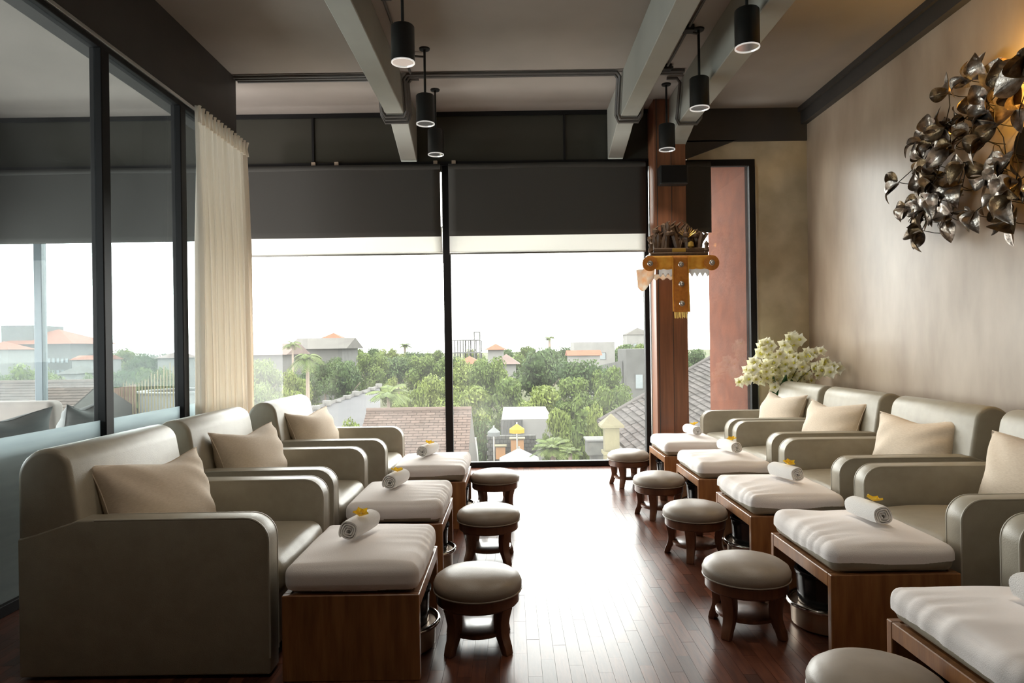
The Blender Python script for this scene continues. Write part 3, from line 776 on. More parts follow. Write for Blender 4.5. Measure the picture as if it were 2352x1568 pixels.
lamps = [(-0.725, 4.72, 'black pendant lamp on the left, largest and nearest'), (-0.735, 6.02, 'black pendant lamp second in the left line'), (-0.75, 6.98, 'faint black pendant lamp in the left line before the transom'),
         (1.60, 4.56, 'black pendant lamp on the right, largest and nearest the plaster wall'), (1.60, 5.72, 'black pendant lamp second in the right line'), (1.60, 6.92, 'black pendant lamp before the wooden column'),
         (-0.72, 3.42, 'added unseen black pendant lamp above the top edge on the left'), (-0.72, 2.1, 'added unseen black pendant lamp overhead of the viewpoint on the left'), (1.60, 3.40, 'added unseen black pendant lamp above the top edge on the right'), (1.60, 2.1, 'added unseen black pendant lamp overhead of the viewpoint on the right')]  # these four are added out of view as fill for the near furniture
for x, y, lab in lamps:
    o = lp0 if first else copy_tree(lp0); first = False
    o['label'] = lab; o.location = (x, y, 3.325)
    d = bpy.data.lights.new('lamp_beam', 'SPOT'); d.energy = 24; d.color = (1, 0.9, 0.76); d.spot_size = 1.5; d.spot_blend = 0.6; d.shadow_soft_size = 0.05
    lo = bpy.data.objects.new('lamp_beam', d); COL.objects.link(lo); lo.parent = o; lo.location = (0, 0, 0.0)

# conduits on the ceiling
def cond(lab, runs, r=0.016):
    t = thing('conduit', lab, 'conduit')
    for pts in runs: MB().tube(pts, r, 8).build('pipe', 'conduit', t, smooth=True)
    return t
ZP = ZC - 0.022
def wrap(x0, x1, zb, y, dz):
    """path of a pipe that drops down one side of a beam, passes under it and climbs again"""
    e = 0.03 + dz
    return [(x0 - 0.16, y, ZP), (x0 - e - 0.03, y, ZP), (x0 - e, y, ZP - 0.04), (x0 - e, y + 0.15, zb + 0.02), (x0 - e + 0.03, y + 0.18, zb - e + 0.008), (x1 + e - 0.03, y + 0.18, zb - e + 0.008),
            (x1 + e, y + 0.15, zb + 0.02), (x1 + e, y, ZP - 0.04), (x1 + e + 0.03, y, ZP), (x1 + 0.16, y, ZP)]
for k in range(3):
    dy = k * 0.055
    w1 = wrap(-1.21, -1.03, 3.655, 6.54 + dy, 0.012 * k)
    w2 = wrap(1.10, 1.27, 3.60, 6.54 + dy, 0.012 * k)
    if k < 2:
        cond(('upper' if k == 0 else 'middle') + ' dark conduit crossing the ceiling and wrapping under the beams',
             [[(XL + 0.01, 6.54 + dy, ZP)] + w1 + w2 + [(1.69, 6.54 + dy, ZP)]])
    else:
        cond('shortest dark conduit from the bulkhead to the left beam', [[(XL + 0.01, 6.54 + dy, ZP)] + w1])
cond('thin conduit bending under the beam nearest the plaster wall', [wrap(1.72, 1.90, 3.60, 6.72, 0.0)])
cond('conduit running back along the left beam', [[(-0.93, 2.5, ZP), (-0.93, 6.5, ZP)], [(-0.93, 4.9, ZP), (-0.74, 4.9, ZP - 0.02)], [(-0.93, 6.1, ZP), (-0.74, 6.1, ZP - 0.02)]], 0.011)
cond('conduit running back between the two right beams', [[(1.50, 2.5, ZP), (1.50, 6.5, ZP)], [(1.50, 5.72, ZP), (1.6, 5.72, ZP - 0.02)]], 0.011)
for lab, x, y in (('small black junction box by the left beam', -1.30, 5.4), ('small black junction box left of the nearest left lamp', -0.90, 5.05), ('small black junction box near the right lamp line', 1.50, 5.66), ('small black junction box above the column lamp', 1.50, 6.45)):
    o = MB().box(-0.04, 0.04, -0.04, 0.04, -0.05, 0.0).tube([(-0.06, 0, -0.025), (0.06, 0, -0.025)], 0.016, 8).build('junction_box', 'lamp_black', None, loc=(x, y, ZC - 0.001), bevel=0.004)
    tag(o, lab, 'junction box', 'junction boxes on the ceiling')

# ------------------------------------------------------------------ orchid in the corner
oc = thing('orchid', 'white orchid spray in a dark vase in the corner behind the armchairs', 'plant', (2.88, 7.33, 0))
MB().lathe([(0.10, 0), (0.11, 0.02), (0.13, 0.30), (0.15, 0.52), (0.12, 0.66), (0.13, 0.70), (0.11, 0.70), (0.09, 0.60)], 28).build('vase', 'vase', oc, smooth=True)
rr = random.Random(31)
fl_me = []
for v_ in range(3):
    b = MB()
    for k in range(5): petal(b, 0.060, 0.022 if k % 2 else 0.030, 0.25, 0.15 + 0.15 * rr.random(), k * 2 * math.pi / 5 + rr.uniform(-0.1, 0.1), rr.uniform(-0.2, 0.2), n=4)
    me = b.mesh('flower', smooth='all'); me.materials.append(M['orchid']); fl_me.append(me)
ce = MB().lathe([(0.003, 0), (0.011, 0.004), (0.010, 0.014), (0.003, 0.02)], 8).mesh('flower_centre', smooth='all'); ce.materials.append(M['orchid_mid'])
tips = [(at(1712, 872, 7.2), 14), (at(1752, 790, 7.3), 14), (at(1822, 778, 7.35), 14), (at(1918, 842, 6.80), 14), (at(1765, 872, 7.25), 10), (at(1848, 872, 7.25), 12), (at(1785, 826, 7.2), 12), (at(1880, 812, 7.0), 9), (at(1822, 836, 7.22), 12), (at(1735, 838, 7.25), 9)]
base = Vector((2.88, 7.33, 0.68))
for tip, nf in tips:
    mid = base.lerp(tip, 0.55) + Vector((0, 0, 0.30))
    pts = []
    for i in range(13):
        s = i / 12; p = base * (1 - s) ** 2 + mid * 2 * s * (1 - s) + tip * s * s; pts.append(p - oc.location)
    MB().tube(pts, [0.006 - 0.003 * i / 12 for i in range(13)], 6).build('stem', 'stem', oc, smooth=True)
    for k in range(nf):
        s = 0.50 + 0.50 * k / (nf - 1); p = base * (1 - s) ** 2 + mid * 2 * s * (1 - s) + tip * s * s
        p = p + Vector((rr.gauss(0, 0.045), rr.gauss(0, 0.05), rr.gauss(0, 0.035)))
        p.x = min(p.x, 3.24); p.y = min(p.y, 7.42)
        o = link('flower', fl_me[k % 3], oc, p - oc.location)
        n_ = Vector((rr.uniform(-0.9, 0.7), -1.0, rr.uniform(-0.3, 0.7))).normalized()
        o.rotation_euler = n_.to_track_quat('Z', 'Y').to_euler(); o.scale = (rr.uniform(1.0, 1.4),) * 3
        link('flower_centre', ce, o)
for k, (ax, h_) in enumerate(((-0.12, 0.34), (0.05, 0.30), (-0.02, 0.36), (0.14, 0.22))):
    def fn(u, v, ax=ax, h_=h_, k=k):
        w_ = 0.05 * math.sin(math.pi * (0.06 + 0.90 * u)); q = (2 * v - 1)
        return (ax * u * 1.1 + q * w_ * 0.95, -0.14 * u * u - 0.03 * k + abs(q) * 0.015 - 0.02, 0.66 + h_ * u)
    MB().grid(fn, 10, 4).build('leaf', 'leaf_green', oc, smooth='all')

# ------------------------------------------------------------------ metal leaf wall art
wa = thing('wall_sculpture', 'metal leaf wall sculpture in silver and bronze on the plaster wall', 'sculpture', (XR, 4.40, 2.62))
def leaf_mesh(seed, m):
    r_ = random.Random(seed); cup = r_.uniform(0.25, 0.6); L_, W_ = (0.165, 0.058) if seed < 6 else (0.20, 0.095); cv = r_.uniform(-0.03, 0.05)
    def fn(u, v):
        q = 2 * v - 1; wd = W_ * (math.sin(math.pi * u ** 0.85) ** 0.8 if 0 < u < 1 else 0)
        rip = 0.004 * math.sin(q * 14) * math.sin(math.pi * u)
        return (u * L_, q * wd, cup * abs(q) ** 1.5 * wd + cv * math.sin(math.pi * u) - 0.05 * u * u + rip)
    b = MB().grid(fn, 10, 8)
    me = b.mesh('leaf', smooth='all'); me.materials.append(m); return me
lv = [leaf_mesh(s, M['art_leaf'] if s % 3 else M['art_bronze']) for s in range(6)]
lw = [leaf_mesh(s, M['art_leaf'] if s % 2 else M['art_bronze']) for s in (6, 7, 8)]
ar = random.Random(17)
# stems: (y, z) offsets from the centre; +y is away from the viewer
anchors = []
for (dy, dz) in ((1.05, 0.27), (1.0, 0.10), (1.12, -0.03), (1.08, -0.22), (0.98, -0.38), (0.90, -0.50), (0.85, 0.30), (0.80, 0.05), (0.83, -0.14), (0.80, -0.30), (0.70, -0.42),
                 (0.62, 0.55), (0.55, 0.30), (0.60, 0.12), (0.62, -0.06), (0.55, -0.22), (0.50, -0.38), (0.34, 0.52), (0.36, 0.34), (0.40, 0.16), (0.38, -0.02), (0.30, -0.20), (0.30, -0.40),
                 (0.15, 0.50), (0.14, 0.28), (0.18, 0.06), (0.12, -0.14), (0.10, -0.34), (0.08, -0.52), (-0.06, 0.40), (-0.08, 0.16), (-0.05, -0.06), (-0.10, -0.28), (-0.08, -0.46),
                 (-0.28, 0.36), (-0.30, 0.1), (-0.32, -0.15), (-0.30, -0.38), (-0.5, 0.25), (-0.52, -0.02), (-0.5, -0.28), (-0.72, 0.12), (-0.7, -0.14)):
    anchors.append((dy, dz))
anchors += [(ar.uniform(0.05, 1.0), ar.uniform(-0.42, 0.30)) for _ in range(16)]
anchors = [(dy + ar.uniform(-0.04, 0.04), dz * 0.93 + ar.uniform(-0.04, 0.04) + 0.015) for dy, dz in anchors]
spots = [Vector((-ar.uniform(0.06, 0.19), dy, dz)) for dy, dz in anchors]
for c in spots:
    dy, dz = c.y, c.z
    big = dy < 0.25 and ar.random() < 0.45
    k0 = 4 if big else ar.choice((3, 3, 4))
    # stems run outwards and droop a little
    base_ang = math.atan2(dz * 1.2 - 0.12, dy + 0.25)
    for k in range(k0):
        o = link('leaf', ar.choice(lw if big else lv), wa, c + Vector((0, ar.uniform(-0.03, 0.03), ar.uniform(-0.03, 0.03))))
        ang = base_ang + ar.uniform(-0.4, 0.4) + (k - (k0 - 1) / 2) * (1.2 if big else 0.85)
        d_ = Vector((-ar.uniform(0.0, 0.75), math.cos(ang), math.sin(ang))).normalized()
        nrm = Vector((-1, ar.uniform(-0.9, 0.7), ar.uniform(-0.6, 0.7)))
        zz = (nrm - d_ * nrm.dot(d_)).normalized(); yy = zz.cross(d_)
        o.rotation_euler = Matrix((d_, yy, zz)).transposed().to_euler()
        o.scale = (ar.uniform(0.8, 1.15),) * 3
    # twig back to the nearest spot closer to the centre
    near_ = [q for q in spots if Vector((q.y, q.z)).length < Vector((c.y, c.z)).length - 0.05]
    if near_:
        q = min(near_, key=lambda q: (Vector((q.y, q.z)) - Vector((c.y, c.z))).length)
        MB().tube([q, q.lerp(c, 0.5) + Vector((0.02, 0, 0.025)), c], 0.0035, 5).build('wire', 'art_wire', wa, smooth=True)
    MB().tube([c, c + Vector((-c.x * 0.6, 0, -0.02)), Vector((-0.001, c.y - 0.02, c.z - 0.03))], 0.003, 4).build('wire', 'art_wire', wa)
MB().lathe([(0.10, 0.0), (0.11, 0.012)], 20).build('wall_plate', 'art_wire', wa).rotation_euler = (0, -math.pi / 2, 0)
# warm lamp set behind the leaves
MB().lathe([(0.004, 0), (0.028, 0.012), (0.03, 0.04), (0.01, 0.06)], 14).build('backlight', mat('warm_bulb', (0.9, 0.7, 0.3), 0.4, emit=(1, 0.62, 0.16), estr=12), wa, loc=(-0.055, -0.62, 0.20), smooth=True)
d = bpy.data.lights.new('backlight_glow', 'POINT'); d.energy = 30; d.color = (1, 0.60, 0.14); d.shadow_soft_size = 0.04
lo = bpy.data.objects.new('backlight_glow', d); COL.objects.link(lo); lo.parent = wa; lo.location = (-0.09, -0.24, 0.40)

# ------------------------------------------------------------------ offering shelf on the column
sh = thing('offering_shelf', 'carved offering shelf with orange cloth on the wooden column', 'shrine', (1.745, 7.335, 2.27))
MB().box(-0.33, 0.32, -0.30, -0.002, -0.03, 0.0).build('shelf_board', 'carving', sh, bevel=0.006)
MB().box(-0.30, 0.30, -0.28, -0.004, 0.0005, 0.035).build('base_moulding', 'carving', sh, bevel=0.01)
MB().box(-0.26, 0.27, -0.25, -0.006, 0.0355, 0.085).build('carved_plinth', 'carving', sh, bevel=0.012)
sr = random.Random(8)
cb = MB()
for i in range(46):
    a = sr.uniform(-0.25, 0.25); z0 = 0.085; hgt = (0.29 - 0.55 * a * a * 3) * sr.uniform(0.65, 1.05); y = sr.uniform(-0.20, -0.03)
    q = sr.uniform(-0.08, 0.08)
    pts = [(a, y, z0), (a + q * 0.5, y, z0 + hgt * 0.5), (a + q * 1.2, y - 0.02, z0 + hgt * 0.85), (a + q * 0.4, y - 0.04, z0 + hgt)]
    cb.tube(pts, [0.026, 0.03, 0.022, 0.004], 6)
    if i % 2: cb.lathe([(0.004, -0.03), (0.03, -0.012), (0.034, 0.01), (0.01, 0.03)], 8, (a + q, y - 0.03, z0 + hgt * sr.uniform(0.3, 0.9)))
cb.build('carved_crest', 'carving', sh, smooth=True)
for i in range(9):
    a = math.radians(35 + i * 14)
    MB().tube([(0.10, -0.21, 0.19), (0.10 + 0.11 * math.cos(a), -0.22, 0.19 + 0.11 * math.sin(a))], [0.008, 0.002], 5).build('gilt_ray', 'gilt', sh)
MB().lathe([(0.004, -0.02), (0.035, 0.0), (0.03, 0.04), (0.004, 0.055)], 10, (0.13, -0.23, 0.10)).build('gilt_boss', 'gilt', sh, smooth=True)
MB().box(-0.07, 0.07, -0.262, -0.252, 0.038, 0.075).build('name_tablet', 'gilt', sh, bevel=0.004)
for s in (-1, 1):
    MB().lathe([(0.02, 0), (0.03, 0.02), (0.018, 0.06), (0.026, 0.09), (0.004, 0.12)], 10, (0.29 * s, -0.24, 0.0355)).build('finial', 'carving', sh, smooth=True)
def skirt(u, v):
    return (-0.34 + 0.67 * u, -0.305 - 0.006 * math.sin(u * 40) * v, -0.005 - 0.135 * v - 0.008 * abs(math.sin(u * 25)) * v)
MB().grid(skirt, 60, 6).build('valance', 'gold_cloth', sh, smooth='all', solid=0.002)
def lace(u, v):
    return (-0.22 + 0.52 * u, -0.300 - 0.005 * math.sin(u * 31), -0.135 - (0.07 + 0.02 * math.sin(u * 60)) * v)
MB().grid(lace, 60, 4).build('lace_trim', 'lace', sh, smooth='all', solid=0.001)
def banner(u, v):
    return (-0.085 + 0.165 * u + 0.012 * v, -0.318 + 0.006 * math.sin(v * 6), -0.012 - 0.575 * v)
bn = MB().grid(banner, 8, 24).build('hanging_banner', 'orange_cloth', sh, smooth='all', solid=0.002)
for s in (-0.083, 0.078):
    MB().box(s - 0.006, s + 0.006, -0.328, -0.3235, -0.58, -0.015).build('banner_edge', 'gold_cloth', bn)
fr_ = MB()
for i in range(14):
    fr_.tube([(-0.068 + 0.158 * i / 13, -0.318, -0.585), (-0.068 + 0.158 * i / 13 + sr.uniform(-0.005, 0.005), -0.318, -0.635 - sr.uniform(0, 0.02))], 0.003, 5)
fr_.build('fringe', 'gilt', bn)
def medal(x, z, r=0.042, y=-0.328, par=sh):
    m_ = MB().lathe([(0.004, 0.0), (r * 0.95, 0.0), (r, 0.004), (r * 0.8, 0.012), (r * 0.45, 0.008), (r * 0.3, 0.016), (0.004, 0.018)], 20).build('medallion', 'steel', par, smooth=True, loc=(x, y, z))
    m_.rotation_euler = (math.pi / 2, 0, 0)
for z in (-0.10, -0.30, -0.50): medal(0.0 + 0.012 * (-z), z, 0.03)
for s, x in ((-1, -0.315), (1, 0.32)):
    rd = MB().lathe([(0.004, 0), (0.078, 0.0), (0.078, 0.012), (0.004, 0.018)], 24).build('round_end', 'orange_cloth', sh, smooth=True, loc=(x, -0.31, -0.085)); rd.rotation_euler = (math.pi / 2, 0, 0)
    medal(x, -0.085, 0.03, -0.328)
def rag(u, v):
    return (-0.45 + 0.20 * u + 0.06 * v * (0.3 - u) * 0.5, -0.27 - 0.03 * math.sin(u * 5 + v * 2), -0.14 - 0.22 * v * (0.85 + 0.25 * math.sin(u * 4)) + 0.05 * u * v)
MB().grid(rag, 16, 14).build('pale_cloth', 'pale_cloth', sh, smooth='all', solid=0.002)
def rag2(u, v):
    return (-0.26 + 0.24 * u, -0.25, -0.19 - 0.05 * v - 0.012 * math.sin(u * 20) * v)
MB().grid(rag2, 16, 4).build('under_valance', 'pale_cloth', sh, smooth='all', solid=0.002)

# ------------------------------------------------------------------ terrace beyond the glass
struct(MB().box(-6.05, XL - 0.101, YB, YF + 0.6, -0.25, 0.0).build('terrace_floor', 'terrace_floor'), 'terrace floor beyond the glass partition')
blind('roller_blind', 'wide dark blind seen through the glass partition', -6.0, -3.07, YBL, ZS - 0.02, ZH, 'blind', rail=None)
struct(MB().box(-6.05, -5.98, YB, YF - 0.03, 2.25, ZC).build('trim_light_block', 'dark_paint'), 'unseen dark panel added along the outer edge of the terrace roof')  # added out of view to cut the light reaching the terrace ceiling
tag(MB().box(-5.36, -5.27, YF - 0.03, YF + 0.06, 0.0, ZH).build('terrace_post', mat('blue_grey_post', (0.12, 0.14, 0.15), 0.4), bevel=0.006), 'slim blue-grey post of the terrace beyond the glass', 'post')

def make_sofa(lab, loc, rz, Ln, m, hb):
    t = thing('terrace_sofa', lab, 'sofa', loc, rz, None)
    # local: back along +y edge at y 0, seat towards -y
    MB().puff(Ln / 2, 0.10, (hb - 0.05) / 2, 0.06, (0, -0.10, 0.05 + (hb - 0.05) / 2), belly=0.01, n=10).build('backrest', m, t, smooth='all')
    MB().puff(Ln / 2 - 0.02, 0.36, 0.11, 0.05, (0, -0.57, 0.31), crown=0.02, n=8).build('seat_cushion', m, t, smooth='all')
    MB().box(-Ln / 2 + 0.02, Ln / 2 - 0.02, -0.92, -0.201, 0.06, 0.195).build('base', m, t, bevel=0.02)
    for sx in (-1, 1):
        for sy in (-0.86, -0.08): MB().box(sx * (Ln / 2 - 0.10) - 0.03, sx * (Ln / 2 - 0.10) + 0.03, sy - 0.03, sy + 0.03, 0, 0.0595).build('foot', 'frame', t)
    return t
make_sofa('long pale grey sofa back just behind the glass partition', (XL - 0.10, 4.15, 0), -math.pi / 2, 3.1, 'terrace_fabric', 0.86)
make_sofa('beige sofa with rounded back farther out on the terrace', (-5.2, 6.6, 0), 0.0, 1.75, 'terrace_beige', 0.90)
tp = [(-3.15, 3.55, 0.78, 0.1, 'grey cushion on the terrace sofa behind the first pane'), (-3.15, 4.25, 0.77, -0.15, 'grey cushion on the terrace sofa close to the mullion'), (-3.15, 5.0, 0.77, 0.1, 'grey cushion peaking above the terrace sofa near the curtain')]
cpm, csm = pillow_mesh(40)
cpm.materials.clear(); cpm.materials.append(M['terrace_fabric']); csm.materials.clear(); csm.materials.append(M['terrace_fabric'])
for x, y, z, yw, lab in tp:
    o = link('terrace_cushion', cpm); tag(o, lab, 'cushion', 'cushions on the terrace sofa')
    o.matrix_world = Matrix.Translation((x, y, z)) @ Matrix.Rotation(math.pi + yw, 4, 'Z') @ Matrix.Rotation(-0.2, 4, 'Y') @ Matrix.Diagonal((1, 1, 1.05, 1))
    link('seam', csm, o)

# ------------------------------------------------------------------ landscape outside
GZ = -8.0
struct(MB().grid(lambda u, v: (-500 + 1000 * u, 12 + 1200 * v, GZ + 0.0), 4, 4).build('ground', 'ground'), 'grassy ground between the gardens outside')

def shingled(name_part, parent, A, B, down, ms, sw, sl, keep=None, thick=0.02):
    """courses of single shingles from ridge A-B down the slope"""
    A, B, down = Vector(A), Vector(B), Vector(down)
    ax = (B - A); W_ = ax.length; ax.normalize(); dn = down.normalized(); nrm = ax.cross(dn).normalized()
    if nrm.z < 0: nrm = -nrm
    b = MB(); r_ = random.Random(int(W_ * 100) + 5)
    rows = int(down.length / sl); cols = int(W_ / sw)
    for i in range(rows):
        for j in range(cols + 1):
            u0 = max(0, (j - 0.5 * (i % 2)) * sw + 0.006); u1 = min(W_, (j + 1 - 0.5 * (i % 2)) * sw - 0.006)
            if u1 - u0 < 0.02: continue
            v0, v1 = i * sl - 0.03, (i + 1) * sl
            um, vm = (u0 + u1) / 2, (v0 + v1) / 2
            if keep and not keep(um, vm): continue
            lift = thick + r_.uniform(0, 0.008)
            P = lambda u, v, h_: A + ax * u + dn * v + nrm * h_
            b.add([P(u0, v0, 0.002), P(u1, v0, 0.002), P(u1, v1, lift), P(u0, v1, lift), P(u1, v1, lift - thick * 0.9), P(u0, v1, lift - thick * 0.9)],
                  [(0, 1, 2, 3), (3, 2, 4, 5)])
    o = b.build(name_part, ms, parent); o['kind'] = 'stuff'
    return o

# pinkish shingle roof below the window
def gable_roof(name, lab, pl, pr_, D, run, drop, ms, sw, sl, cat='roof', wall='white_wall', rot=0.0):
    t = thing(name, lab, cat)
    A, B = at(*pl, D), at(*pr_, D + rot)
    zr = (A.z + B.z) / 2; A.z = B.z = zr
    dn = Vector((0, -run, -drop))
    MB().prism_pts([A + Vector((0, 0, -0.03)), A + dn + Vector((0, 0, -0.03)), A + Vector((0, run, -drop - 0.03))], B - A).build('gable_body', 'roof_grey', t)
    MB().prism_pts([A + dn * 0.92 + Vector((0.2, 0, -0.1)), A + Vector((0.2, run * 0.92, -drop)), Vector((A.x + 0.2, A.y + run * 0.92, GZ)), Vector((A.x + 0.2, A.y - run * 0.92, GZ))], (B - A) * 0.96).build('walls', wall, t)
    shingled('shingle_courses', t, A, B, dn, M[ms], sw, sl)
    MB().tube([A + Vector((0, 0, 0.03)), B + Vector((0, 0, 0.03))], 0.07, 8).build('ridge_cap', ms, t)
    return t
gable_roof('shingle_roof', 'pinkish shingle roof below the far window, behind the left benches', (842, 945), (1083, 940), 20.0, 5.0, 3.3, 'shingle_pink', 0.27, 0.115)
gable_roof('shingle_roof', 'long beige shingle roof seen through the left glass partition', (-260, 884), (232, 878), 21.0, 5.5, 2.6, 'shingle_pink', 0.36, 0.17)

# grey hip roof at the right
hp = thing('hip_roof', 'grey shingled hip roof beyond the wooden column', 'roof')
Pc, Pt = at(1376, 968, 19.0), at(1720, 772, 25.0)
Pe = at(1500, 1085, 15.0)
ev = (Pe - Pc); hv = (Pt - Pc)
n_h = ev.cross(hv).normalized()
Pr = Pt + ev * 1.6
MB().prism_pts([Pc, Pe + ev * 1.4, Pr, Pt], Vector((0.02, 0.05, -0.12))).build('roof_deck', 'roof_grey', hp)
hl = hv.length
def keep_h(u, v):
    return True
evn = ev.normalized(); up_ = (hv - evn * hv.dot(evn)); ul = up_.length
skew = hv.dot(evn)
rows = 34; b = MB(); r_ = random.Random(44)
nn = n_h if n_h.z > 0 else -n_h
for i in range(rows):
    s0, s1 = i / rows, (i + 1) / rows
    L_ = ev.length * 2.4
    cols = 46
    for j in range(cols):
        a0 = (j + 0.5 * (i % 2)) / cols; a1 = a0 + 0.94 / cols
        if a1 > 1: continue
        def P(a, s, h_): return Pc + up_ * s + evn * (skew * s + a * L_) + nn * h_
        lf = 0.035 + r_.uniform(0, 0.015)
        b.add([P(a0, s1, 0.004), P(a1, s1, 0.004), P(a1, s0 - 0.006, lf), P(a0, s0 - 0.006, lf), P(a1, s0 - 0.006, 0.008), P(a0, s0 - 0.006, 0.008)], [(0, 1, 2, 3), (3, 2, 4, 5)])
o = b.build('shingle_courses', 'shingle_grey', hp); o['kind'] = 'stuff'
MB().tube([Pc, Pt], 0.09, 8).build('hip_cap', 'shingle_grey', hp)
MB().prism_pts([Pc + Vector((0.6, 0.4, -0.3)), Pe + Vector((0.8, 0.2, -0.3)), Vector((Pe.x + 0.8, Pe.y + 0.2, GZ)), Vector((Pc.x + 0.6, Pc.y + 0.4, GZ))], (8, 3, 0)).build('walls', 'white_wall', hp)

# stone lantern post
p = at(1404, 1000, 14.0)
ln = thing('lantern_post', 'cream stone lantern post with pyramid cap before the hip roof', 'post', (p.x, p.y, GZ))
hh = at(1404, 980, 14.0).z - GZ
MB().box(-0.15, 0.15, -0.15, 0.15, 0, hh).build('shaft', 'cream_stone', ln, bevel=0.02)
MB().box(-0.19, 0.19, -0.19, 0.19, hh - 0.55, hh - 0.48).build('collar', 'cream_stone', ln, bevel=0.01)
MB().lathe([(0.33, hh), (0.33, hh + 0.05), (0.01, hh + 0.27)], 4).build('cap', 'cream_stone', ln).rotation_euler = (0, 0, math.pi / 4)
# roof garden ledge beside it
p0, p1 = at(1352, 1010, 17.0), at(1396, 1020, 17.0)
t = thing('stone_planter', 'dark stone planter ledge beside the lantern post', 'planter', ((p0.x + p1.x) / 2, 17.0, p0.z))
MB().box(-0.3, 0.35, -0.3, 0.3, -0.35, 0.0).build('trough', 'stone_dark', t, bevel=0.03)
MB().box(-0.34, 0.39, -0.34, 0.34, 0.0005, 0.05).build('coping', 'concrete', t, bevel=0.02)
MB().box(-0.2, 0.25, -0.2, 0.2, GZ - p0.z, -0.3505).build('pedestal', 'stone_dark', t)

# white outbuilding with corrugated side, dark stone wall, parasols
def house(name, lab, x0, x1, y0, y1, zt, wall, roof=None, rh=1.5, over=0.4, wins=(), cat='building', hip=True):
    t = thing(name, lab, cat, ((x0 + x1) / 2, (y0 + y1) / 2, GZ))
    hx, hy, H = (x1 - x0) / 2, (y1 - y0) / 2, zt - GZ
    MB().box(-hx, hx, -hy, hy, 0, H).build('walls', wall, t)
    if roof:
        ox, oy = hx + over, hy + over; rg = max(0.0, ox - oy) if hip else ox
        b = MB().add([(-ox, -oy, H), (ox, -oy, H), (ox, oy, H), (-ox, oy, H), (-rg, 0, H + rh), (rg, 0, H + rh)], [(0, 1, 5, 4), (1, 2, 5), (2, 3, 4, 5), (3, 0, 4), (3, 2, 1, 0)])
        b.build('roof', roof, t)
    for (wx, wz, ww, wh) in wins:
        f_ = MB().box(wx - ww / 2, wx + ww / 2, -hy - 0.06, -hy + 0.02, wz, wz + wh).build('window', 'concrete', t)
        MB().box(wx - ww * 0.42, wx + ww * 0.42, -hy - 0.08, -hy - 0.0605, wz + wh * 0.06, wz + wh * 0.94).build('pane', 'window_dark', f_)
    return t
def at_house(name, lab, pxl, pxr, pyt, D, dep, *a, **k):
    A, B = at(pxl, pyt, D), at(pxr, pyt, D)
    return house(name, lab, A.x, B.x, D, D + dep, (A.z + B.z) / 2, *a, **k)
ob = at_house('outbuilding', 'white flat-roofed outbuilding behind the yellow parasol', 1152, 1268, 962, 34.0, 7.0, 'white_wall', cat='building')
cw = MB()
pa, pb_ = at(1150, 964, 33.7), at(1202, 1015, 33.7)
for i in range(16):
    x = pa.x + (pb_.x - pa.x) * i / 16
    cw.box(x, x + 0.045, 33.68, 33.74, pb_.z, pa.z)
cw.box(pa.x, pb_.x, 33.74, 33.78, pb_.z, pa.z)
tag(cw.build('corrugated_screen', 'concrete'), 'grey ribbed screen on the white outbuilding', 'screen')
sw_ = thing('stone_wall', 'dark stone garden wall below the outbuilding', 'wall')
pa, pb_ = at(1118, 1000, 31.0), at(1232, 1080, 31.0)
r_ = random.Random(6); nr, nc = 9, 13
for i in range(nr):
    for j in range(nc):
        x0 = pa.x + (pb_.x - pa.x) * (j + 0.5 * (i % 2)) / nc; x1 = x0 + (pb_.x - pa.x) / nc - 0.02
        z0 = pb_.z + (pa.z - pb_.z) * i / nr; z1 = z0 + (pa.z - pb_.z) / nr - 0.02
        e = r_.uniform(0, 0.06)
        MB().box(x0, x1, 31.0 - e, 31.28, z0, z1).build('stone', 'stone_dark', sw_)
MB().box(pa.x + 0.05, pb_.x, 31.06, 31.3, GZ, pa.z - 0.03).build('core', 'stone_dark', sw_)
for k, (px_, py_, w_) in enumerate(((1188, 1018, 30), (1150, 1035, 22))):
    c = at(px_, py_, 30.4)
    t = thing('garden_shrine', ('orange box shrine under the yellow parasol' if k == 0 else 'low orange box left of the white parasol'), 'shrine', (c.x, c.y, c.z))
    hw = w_ / 2 * 30.4 / F
    MB().box(-hw, hw, -0.2, 0.2, -0.35, 0.2).build('body', 'orange_paint', t, bevel=0.02)
    MB().box(-hw - 0.06, hw + 0.06, -0.26, 0.26, 0.2005, 0.26).build('top_slab', 'cream_stone', t, bevel=0.02)
    MB().box(-hw * 0.8, hw * 0.8, -0.18, 0.18, GZ - c.z, -0.3505).build('pedestal', 'stone_dark', t)
def parasol(lab, px_, pyt, D, wpx, m, hpx, folded=False):
    c = at(px_, pyt, D); R_ = wpx / 2 * D / F; hgt = hpx * D / F
    t = thing('parasol', lab, 'parasol', (c.x, c.y, GZ)); H = c.z - GZ
    MB().tube([(0, 0, 0), (0, 0, H + 0.05)], 0.035, 8).build('pole', 'steel', t)
    if folded:
        MB().lathe([(R_ * 0.7, H - hgt), (R_, H - hgt * 0.95), (R_ * 0.75, H - hgt * 0.4), (0.03, H)], 10).build('canopy', m, t)
        return
    N = 8; vs = [(0, 0, H)]; fs = []
    for i in range(N):
        a = 2 * math.pi * (i + 0.5) / N; vs.append((R_ * math.cos(a), R_ * math.sin(a), H - hgt))
    for i in range(N): vs.append((vs[1 + i][0], vs[1 + i][1], H - hgt - 0.16))
    for i in range(N):
        j = (i + 1) % N; fs.append((0, 1 + i, 1 + j)); fs.append((1 + i, 1 + N + i, 1 + N + j, 1 + j))
    MB().add(vs, fs).build('canopy', m, t, solid=0.015)
parasol('large white parasol just above the window sill', 1192, 1029, 26.0, 96, 'parasol_white', 24)
parasol('bright yellow parasol before the white outbuilding', 1187, 973, 29.0, 36, 'parasol_yellow', 12)
